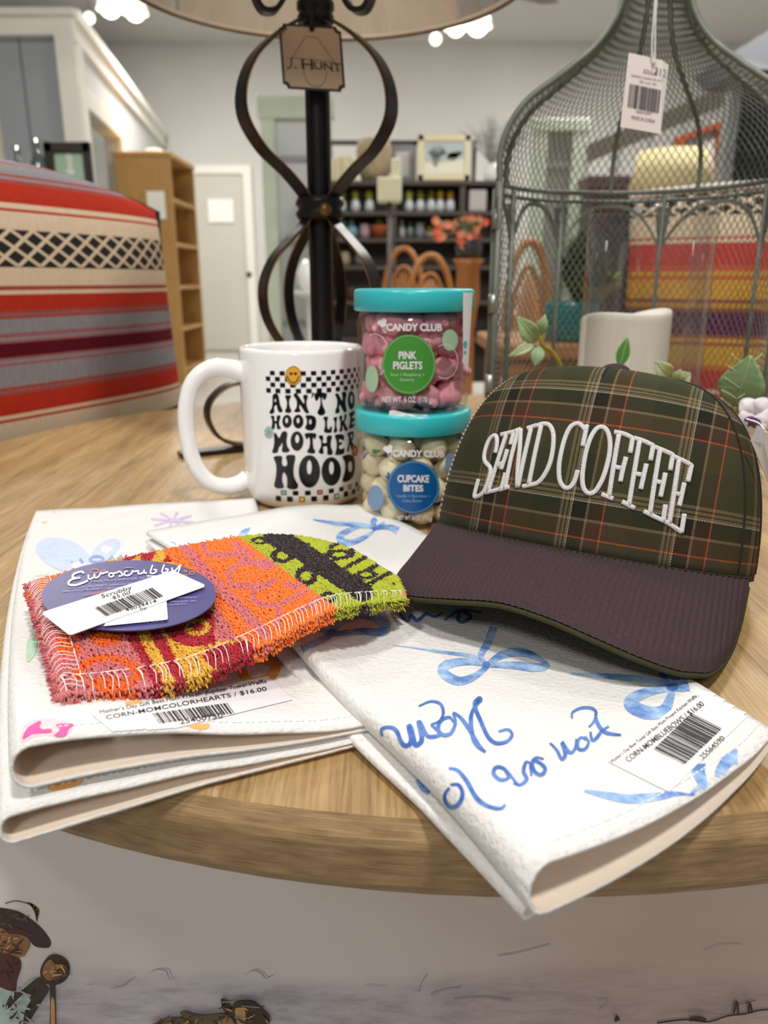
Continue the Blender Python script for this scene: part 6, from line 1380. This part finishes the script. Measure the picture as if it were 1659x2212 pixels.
small = [(760, .045, .13, '6f97a2', 2, 'blue glass bottle on the third shelf beside the lamp hub', 'bottle'), (738, .04, .12, '7c8c8a', 2, 'grey green jar nearest the lamp on the third shelf', 'jar'), (788, .04, .10, 'b79aa0', 2, 'dusty pink jar left of the potted grass', 'jar'), (868, .025, .13, 'b0aeae', 2, 'slim pale bottle just right of the potted grass', 'bottle'), (886, .03, .12, '5d6a5d', 2, 'dark green bottle on the third shelf, right of the slim pale bottle', 'bottle'), (907, .035, .11, '8d8f92', 2, 'smoky grey jar in the middle of the third shelf', 'jar'), (745, .04, .10, 'a89a7c', 3, 'tan jar on the fourth shelf beside the lamp strap', 'jar'), (776, .035, .12, '6c6258', 3, 'brown bottle on the fourth shelf', 'bottle'), (735, .03, .07, '5d4136', 4, 'small dark brown pot nearest the lamp on the fifth shelf', 'pot'), (757, .035, .09, '4c342b', 4, 'round dark brown pot on the fifth shelf', 'pot')]
for px, r, h, c, k, lab, cat in small:
    q = Y(px, 500, SY_ + .12); nm = {'bottle': 'glass_bottle', 'jar': 'glass_jar', 'pot': 'clay_pot'}[cat]
    P = [(0, 0), (r * .9, 0), (r, h * .2), (r, h * .55), (r * .4, h * .75), (r * .4, h), (r * .3, h), (0, h * .6)] if cat == 'bottle' else [(0, 0), (r * .85, 0), (r, h * .4), (r * .9, h * .85), (r, h), (r * .85, h), (r * .8, h * .8), (0, .01)]
    tag(obj(nm, *lathe(P, (q.x, SY_ + .12, lev[k]), 20), M('ware_' + c, c, .25)), lab, cat)
q = Y(820, 500, SY_ + .12); pg = thing('potted_grass', 'green grass in an orange clay pot on the third shelf', 'plant', (q.x, SY_ + .12, lev[2])); obj('pot', *lathe([(0, 0), (.05, 0), (.07, .07), (.075, .09), (.065, .09), (.06, .07), (0, .02)], (q.x, SY_ + .12, lev[2]), 24), M('terracotta', '9a4f2a', .7), pg); tuftplant(pg, q.x, SY_ + .12, lev[2] + .07, '8f9a2a', .068, .065, 90, 3)
q = Y(930, 500, SY_ + .12); yb = thing('potted_flowers', 'small pot of yellow blooms on the third shelf beside the coral flowers', 'plant', (q.x, SY_ + .12, lev[2])); obj('pot', *lathe([(0, 0), (.04, 0), (.05, .05), (.045, .05), (0, .01)], (q.x, SY_ + .12, lev[2]), 20), M('ware_pot', '8c8577', .6), yb); tuftplant(yb, q.x, SY_ + .12, lev[2] + .04, 'c3b020', .08, .05, 50, 4)
# cream candle box on the shelf front and a smaller one behind
for nm, lab, X0, y0_, X1, yy, k, y in (('candle_box', 'cream paper candle box hanging low in front of the shelving', 815, 382, 868, 434, 0, 3.0),):
    b_ = pb(X0, y0_, X1, yy, y, .0); P = thing(nm, lab, 'box', ((b_[0] + b_[1]) / 2, y + .05, 0)); obj('box', *bevbox(b_[0], b_[1], y, y + .1, b_[4], b_[5], .004, 1), M('box_cream', 'ded9b6', .6), P, smooth=False); obj('lid', *bevbox(b_[0] + .05, b_[1] - .005, y + .02, y + .09, b_[5], b_[5] + .065, .004, 1), M('box_cream'), P, smooth=False)
    obj('stand_pole', *tube([((b_[0] + b_[1]) / 2, y + .05, .012), ((b_[0] + b_[1]) / 2, y + .05, b_[4])], .008, 10), dw, P); obj('stand_foot', *lathe([(0, 0), (.12, 0), (.12, .012), (0, .02)], ((b_[0] + b_[1]) / 2, y + .05, 0), 24), dw, P)
# coral flowers in a dark vase on a turned wooden stand
FY = 3.6; q = Y(1012, 560, FY); fz = q.z
ws = thing('wooden_stand', 'orange turned wooden stand carrying the coral flowers', 'stand', (q.x, FY, 0)); obj('post', *lathe([(0, 0), (.11, 0), (.11, .03), (.04, .06), (.035, fz - .30), (.055, fz - .16), (.05, fz - .03), (.07, fz), (0, fz)], (q.x, FY, 0), 28), M('wood_orange', 'a0622c', .4), ws)
cf_ = thing('flower_arrangement', 'coral orange flowers with grey green stems in a dark vase on a wooden stand', 'flowers', (q.x, FY, fz)); obj('vase', *lathe([(0, 0), (.05, 0), (.06, .05), (.045, .10), (.05, .12), (.04, .12), (0, .02)], (q.x, FY, fz), 22), M('vase_dark', '3b3a38', .3), cf_); r2 = random.Random(9)
tuftplant(cf_, q.x - .02, FY, fz + .08, '8f9a78', .13, .10, 60, 6)
cor = [M('bloom_coral', 'ee6d4a', .7), M('bloom_peach', 'f49a78', .7)]
for i in range(44):
    px = r2.gauss(1012, 30) if i < 34 else r2.uniform(938, 985); py = r2.uniform(474, 530) if i < 34 else r2.uniform(485, 515); b0 = Y(px, py, FY + r2.uniform(-.06, .06)); mb = MB(); mb.add(*tube([Vector((q.x, FY, fz + .1)), (Vector((q.x, FY, fz + .1)) + b0) / 2 + Vector((0, 0, .02)), b0], .0018, 4), 1)
    for k in range(7):
        a = 2 * math.pi * k / 7; d = Vector((math.cos(a), -.4, math.sin(a))) * .019; s = Vector((-math.sin(a), 0, math.cos(a))) * .010; mb.add([b0, b0 + d * .6 + s, b0 + d, b0 + d * .6 - s], [(0, 1, 2, 3)], 0)
    mb.build('bloom', [cor[i % 2], M('foliage_8f9a78')], cf_, smooth=False)
# two rattan chairs with hooped backs
rat = M('rattan', 'a2672c', .5, var=(40, .4)); 
def rattan_chair(name, label, pxl, pxr, pyt, y, rot=0):
    a, b_ = Y(pxl, pyt, y), Y(pxr, pyt, y); cx = (a.x + b_.x) / 2; w = (b_.x - a.x) / 2; zt = a.z; cz_ = .44; D = thing(name, label, 'chair', (cx, y, 0)); m = Matrix.Translation((cx, y, 0)) @ Matrix.Rotation(rot, 4, 'Z'); T = lambda P: [m @ Vector(p) for p in P]
    hoop = [(w * math.cos(t), .02, cz_ + (zt - cz_) * (.45 + .55 * math.sin(t))) for t in [math.pi * k / 16 for k in range(17)]]; hoop = [(w * .85, 0, cz_)] + hoop + [(-w * .85, 0, cz_)]
    obj('back_hoop', *tube(T(cr(hoop, 3)), .017, 8), rat, D)
    inner = [(x * .72, y_, cz_ + (z - cz_) * .84) for x, y_, z in hoop]; obj('inner_hoop', *tube(T(cr(inner, 3)), .011, 8), rat, D)
    mb = MB()
    for k in range(-4, 5): xx = w * .62 * k / 4.4; zt_ = cz_ + (zt - cz_) * .80 * math.sqrt(max(.05, 1 - (xx / (w * .75)) ** 2)) ; mb.add(*tube(T([(xx, .01, cz_), (xx, .015, zt_)]), .006, 6))
    mb.build('cane_weave', rat, D)
    V, Fc = lathe([(0, -.03), (w * .95, -.03), (w, 0), (w * .95, .02), (0, .02)], (0, 0, 0), 28); obj('seat', [m @ (Vector(v) + Vector((0, -w * .9, cz_))) for v in V], Fc, rat, D)
    for sx in (-1, 1):
        for yy in (-w * 1.6, -.03): obj('leg', *tube(T([(sx * w * .75, yy, cz_ - .02), (sx * w * .9, yy, 0)]), .016, 8), rat, D)
rattan_chair('rattan_chair', 'rattan chair with hooped back nearest the turquoise lid', 880, 984, 551, 4.3, .15); rattan_chair('rattan_chair.001', 'rattan chair with narrower hooped back turned sideways behind the lamp strap', 822, 918, 536, 4.75, -.35); rattan_chair('rattan_chair.002', 'rattan chair seen through the left side of the wire lantern', 1092, 1212, 522, 3.3, .5)
# ---- things seen through the lantern
wt = M('table_honey', '9c6534', .45, var=(14, .35, (1, 6, 6))); ty = 2.05; tz0 = Y(1200, 742, ty).z; tx0, tx1 = Y(1078, 740, ty).x, Y(1330, 740, ty).x; wtb = thing('side_table', 'honey wooden side table under the teal planter behind the lantern', 'table', ((tx0 + tx1) / 2, ty + .25, 0)); obj('top', *bevbox(tx0, tx1, ty - .03, ty + .5, tz0 - .04, tz0, .006, 1), wt, wtb, smooth=False)
obj('apron', *box(tx0 + .03, tx1 - .03, ty, ty + .02, tz0 - .14, tz0 - .04), wt, wtb, smooth=False)
for x in (tx0 + .05, tx1 - .05):
    for y in (ty + .02, ty + .44): obj('leg', *bevbox(x - .025, x + .025, y - .025, y + .025, 0, tz0 - .04, .004, 1), wt, wtb, smooth=False)
q0, q1 = Y(1168, 740, ty + .12), Y(1288, 650, ty + .12); r = (q1.x - q0.x) / 2; h = q1.z - tz0; cxx = (q0.x + q1.x) / 2; py_ = ty + .02 + r
pl_t = thing('planter', 'glossy teal planter with dark leafy plant behind the wire mesh', 'planter', (cxx, py_, tz0)); obj('pot', *lathe([(0, 0), (r * .92, 0), (r * .98, .01), (r, h * .5), (r, h - .008), (r * .96, h), (r * .88, h), (r * .88, h * .7), (0, h * .7)], (cxx, py_, tz0), 40), M('glaze_teal', '155f5f', .15, coat=.4), pl_t); tuftplant(pl_t, cxx + .02, py_, tz0 + h * .7, '33471f', .11, .22, 110, 12); tuftplant(pl_t, cxx + .05, py_, tz0 + h * .7, '7d8440', .14, .16, 40, 13, 'foliage_tips')
# cream lamp shade lamp
sy = 3.4; a, b_ = Y(1385, 413, sy), Y(1575, 413, sy); t0, t1 = Y(1406, 312, sy), Y(1560, 312, sy); cxx = (a.x + b_.x) / 2; r0, r1 = (b_.x - a.x) / 2, (t1.x - t0.x) / 2; zb_ = a.z; hh = t0.z - a.z
side = thing('lamp_table', 'small dark table hidden behind the lace pillow under a cream lamp', 'table', (cxx, sy + r0, 0)); tzz = zb_ - .36; obj('top', *lathe([(0, tzz - .03), (.26, tzz - .03), (.26, tzz), (0, tzz)], (cxx, sy + r0, 0), 32), dw, side)
obj('post', *lathe([(0, 0), (.18, 0), (.18, .03), (.04, .06), (.04, tzz - .03), (0, tzz - .03)], (cxx, sy + r0, 0), 24), dw, side)
cl = thing('shade_lamp', 'table lamp with cream drum shade seen through the wire dome', 'lamp', (cxx, sy + r0, tzz)); cs_ = M('shade_cream', 'dccb9a', .7, emit=('ead9a6', .01)); obj('lamp_shade', *lathe([(r0, 0), (r1, hh), (r1 - .004, hh), (r0 - .004, 0)], (cxx, sy + r0, zb_), 40, True), cs_, cl); obj('base', *lathe([(0, 0), (.07, 0), (.075, .02), (.03, .05), (.05, .16), (.02, .28), (.012, .36), (.012, .44), (0, .44)], (cxx, sy + r0, tzz), 24), M('lamp_brass', '9a7f4a', .35, .7), cl)
# orange wooden frame leaning high behind, pale rail, dark cabinet
iy = 4.6; of = thing('picture_frame', 'large orange wooden picture frame standing on a cabinet above the cream shade', 'frame', Y(1500, 420, iy)); mb = MB(); cI = lambda yy: (lambda x, y: Y(x, y, yy)); q = [(1462, 296), (1572, 256), (1564, 470), (1462, 470)]; qi = [(1478, 303), (1550, 276), (1546, 455), (1478, 455)]
for k in range(4):
    A_ = [cI(iy)(*q[k]), cI(iy)(*q[(k + 1) % 4]), cI(iy)(*qi[(k + 1) % 4]), cI(iy)(*qi[k])]; B_ = [v + Vector((0, .05, 0)) for v in A_]; mb.add(A_ + B_, [(0, 1, 2, 3), (7, 6, 5, 4), (0, 4, 5, 1), (1, 5, 6, 2), (2, 6, 7, 3), (3, 7, 4, 0)])
mb.build('frame', M('frame_orange', 'a9502e', .45), of, smooth=False); obj('backing', [cI(iy + .03)(*p) for p in q], [(0, 1, 2, 3)], M('backing_white', 'dad9d4', .7), of, smooth=False)
kz = Y(1500, 470, iy).z; x0, x1 = Y(1440, 470, iy).x, Y(1600, 470, iy).x; cab = thing('cabinet', 'dark low cabinet behind the lace pillow under the orange frame', 'cabinet', ((x0 + x1) / 2, iy + .2, 0)); obj('body', *bevbox(x0, x1, iy - .05, iy + .4, 0.02, kz, .006, 1), dw, cab, smooth=False); obj('door', *bevbox(x0 + .03, x1 - .03, iy - .065, iy - .05, .08, kz - .05, .004, 1), dw, cab, smooth=False)
my = 6.2; m0, m1 = Y(1272, 378, my), Y(1392, 378, my); man = thing('mantel_shelf', 'dark red carved mantel with a row of openings seen through the lantern', 'mantel', ((m0.x + m1.x) / 2, my + .2, 0)); mw = M('mantel_wine', '4b2a2c', .5)
obj('top', *bevbox(m0.x, m1.x, my, my + .35, m0.z - .10, m0.z, .008, 1), mw, man, smooth=False); obj('body', *box(m0.x + .03, m1.x - .03, my + .05, my + .33, 0, m0.z - .10), M('mantel_dark', '2a1a17', .6), man, smooth=False)
for i in range(7): x = m0.x + .05 + (m1.x - m0.x - .1) * i / 6; obj('baluster', *lathe([(0, 0), (.03, 0), (.018, .05), (.028, .1), (.018, .16), (.03, .2), (0, .2)], (x, my + .02, m0.z - .30), 12), mw, man)
rb = thing('stair_rail', 'grey brown sloping stair rail rising behind the lantern dome', 'rail', Y(1300, 330, 6.8)); A_, B_ = Y(1268, 333, 6.8), Y(1700, 150, 6.8); up3 = Vector((0, 0, 1)); obj('handrail', *bar([A_, B_], .14, .08, up3), M('rail_brown', '7f776b', .6), rb, smooth=False); N_ = 7
for i in range(N_): p = A_.lerp(B_, i / (N_ - 1)); obj('baluster', *bar([p, Vector((p.x, p.y, 0))], .035, .035, Vector((1, 0, 0))), M('rail_pale', 'cfd0cc', .6), rb, smooth=False)
# tall black cabinet with a steel edge, grey awning over it
ky = 3.9; k0, k1 = Y(1588, 300, ky).x, Y(1800, 300, ky).x; kt = Y(1620, 172, ky).z; bc2 = thing('display_cabinet', 'tall black display cabinet with steel edge at the right behind the dome', 'cabinet', ((k0 + k1) / 2, ky + .3, 0)); obj('body', *bevbox(k0, k1, ky, ky + .08, .02, kt, .006, 1), M('cabinet_black', '121213', .5), bc2, smooth=False); obj('edge_strip', *bevbox(k0 - .05, k0, ky - .02, ky + .06, .02, kt + .02, .004, 1), M('strip_steel', 'a7a9a8', .4, .4), bc2, smooth=False)
aw = thing('fabric_awning', 'dark grey sloping fabric awning over the black display cabinet', 'awning', Y(1640, 120, ky)); ap = [Y(1575, 118, ky - .1), Y(1700, 40, ky - .1), Y(1700, 150, ky - .25), Y(1600, 150, ky - .25)]; V = ap + [v + Vector((0, .4, .0)) for v in ap]; obj('canopy', V, [(0, 1, 2, 3), (7, 6, 5, 4), (0, 4, 5, 1), (1, 5, 6, 2), (2, 6, 7, 3), (3, 7, 4, 0)], M('awning_grey', '5d6065', .8), aw, smooth=False); obj('support', *bar([Vector((k0 + .05, ky + .04, kt + .002)), Vector((k0 + .05, ky + .04, ap[3].z + .02))], .03, .03, Vector((1, 0, 0))), M('strip_steel'), aw, smooth=False)
# greenery on the cabinet beside the lace pillow
# ---- ceiling lights
bulb = M('bulb_glow', 'ffffff', .4, emit=('fff3dc', 14)); fanM = M('fan_blade', '7e7068', .5)
def fan_light(name, label, pts, y, blades, cxp, pyc):
    c = Y(cxp, pyc, y); F_ = thing(name, label, 'ceiling light', (c.x, y, c.z)); obj('rod', *tube([(c.x, y, 3.62), (c.x, y, c.z + .14)], .015, 8), M('fan_metal', '8a8680', .4, .5), F_); obj('motor', *lathe([(0, .05), (.09, .05), (.11, .09), (.1, .15), (.03, .19), (0, .19)], (c.x, y, c.z), 24), M('fan_metal'), F_)
    for k in range(blades):
        a = 2 * math.pi * k / blades + .5; d = Vector((math.cos(a), math.sin(a), 0)); t = Vector((-d.y, d.x, 0)); b0 = Vector((c.x, y, c.z + .12)); V = []
        for s, w in ((.14, .05), (.3, .065), (.62, .075), (.66, .05)): V += [b0 + d * s - t * w, b0 + d * s + t * w + Vector((0, 0, .02))]
        obj('blade', V, [(2 * i, 2 * i + 1, 2 * i + 3, 2 * i + 2) for i in range(3)], fanM, F_, solid=.008, smooth=False)
    for px, py, r in pts:
        q = Y(px, py, y - .03); rr_ = r * y / F_PX; o = obj('lamp_shade', *lathe([(rr_ * .4, rr_ * 1.1), (rr_ * .75, rr_ * .7), (rr_ * .95, 0), (rr_ * .9, 0), (rr_ * .7, rr_ * .65), (rr_ * .36, rr_ * 1.05)], (q.x, q.y, q.z), 20), M('glass_white', 'f4f4f0', .3, emit=('fff6e4', 2.2)), F_); obj('bulb', *ball(q + Vector((0, 0, rr_ * .2)), rr_ * .7, nu=14, nv=10), bulb, o)
        obj('arm', *tube([q + Vector((0, 0, rr_ * .9)), Vector((c.x, y, c.z + .07))], .01, 6), M('fan_metal'), F_)
fan_light('ceiling_fan_light', 'lit ceiling fan light with glowing bulbs above the white alcove trim', [(238, 22, 27), (266, 12, 27), (292, 30, 26)], 5.6, 0, 262, -30)
fan_light('ceiling_fan_light.001', 'lit ceiling fan light with brown blades right of the lamp shade', [(985, 64, 24), (1032, 60, 29)], 5.4, 5, 1012, 22)
for px, py, r, y, lab in ((193, 39, 10, 8.8, 'small bare bulb lamp left of the bright ceiling fan light'), (941, 84, 11, 8.8, 'small bare bulb lamp below the brown bladed fan light')):
    q = Y(px, py, y); P = thing('pendant_lamp', lab, 'ceiling light', q); obj('bulb', *ball(q, r * y / F_PX, nu=14, nv=10), M('bulb_soft', 'ffffff', .4, emit=('fff6e6', 5)), P); obj('cord', *tube([q + Vector((0, 0, .04)), Vector((q.x, q.y, 3.62))], .005, 6), M('fan_metal'), P)
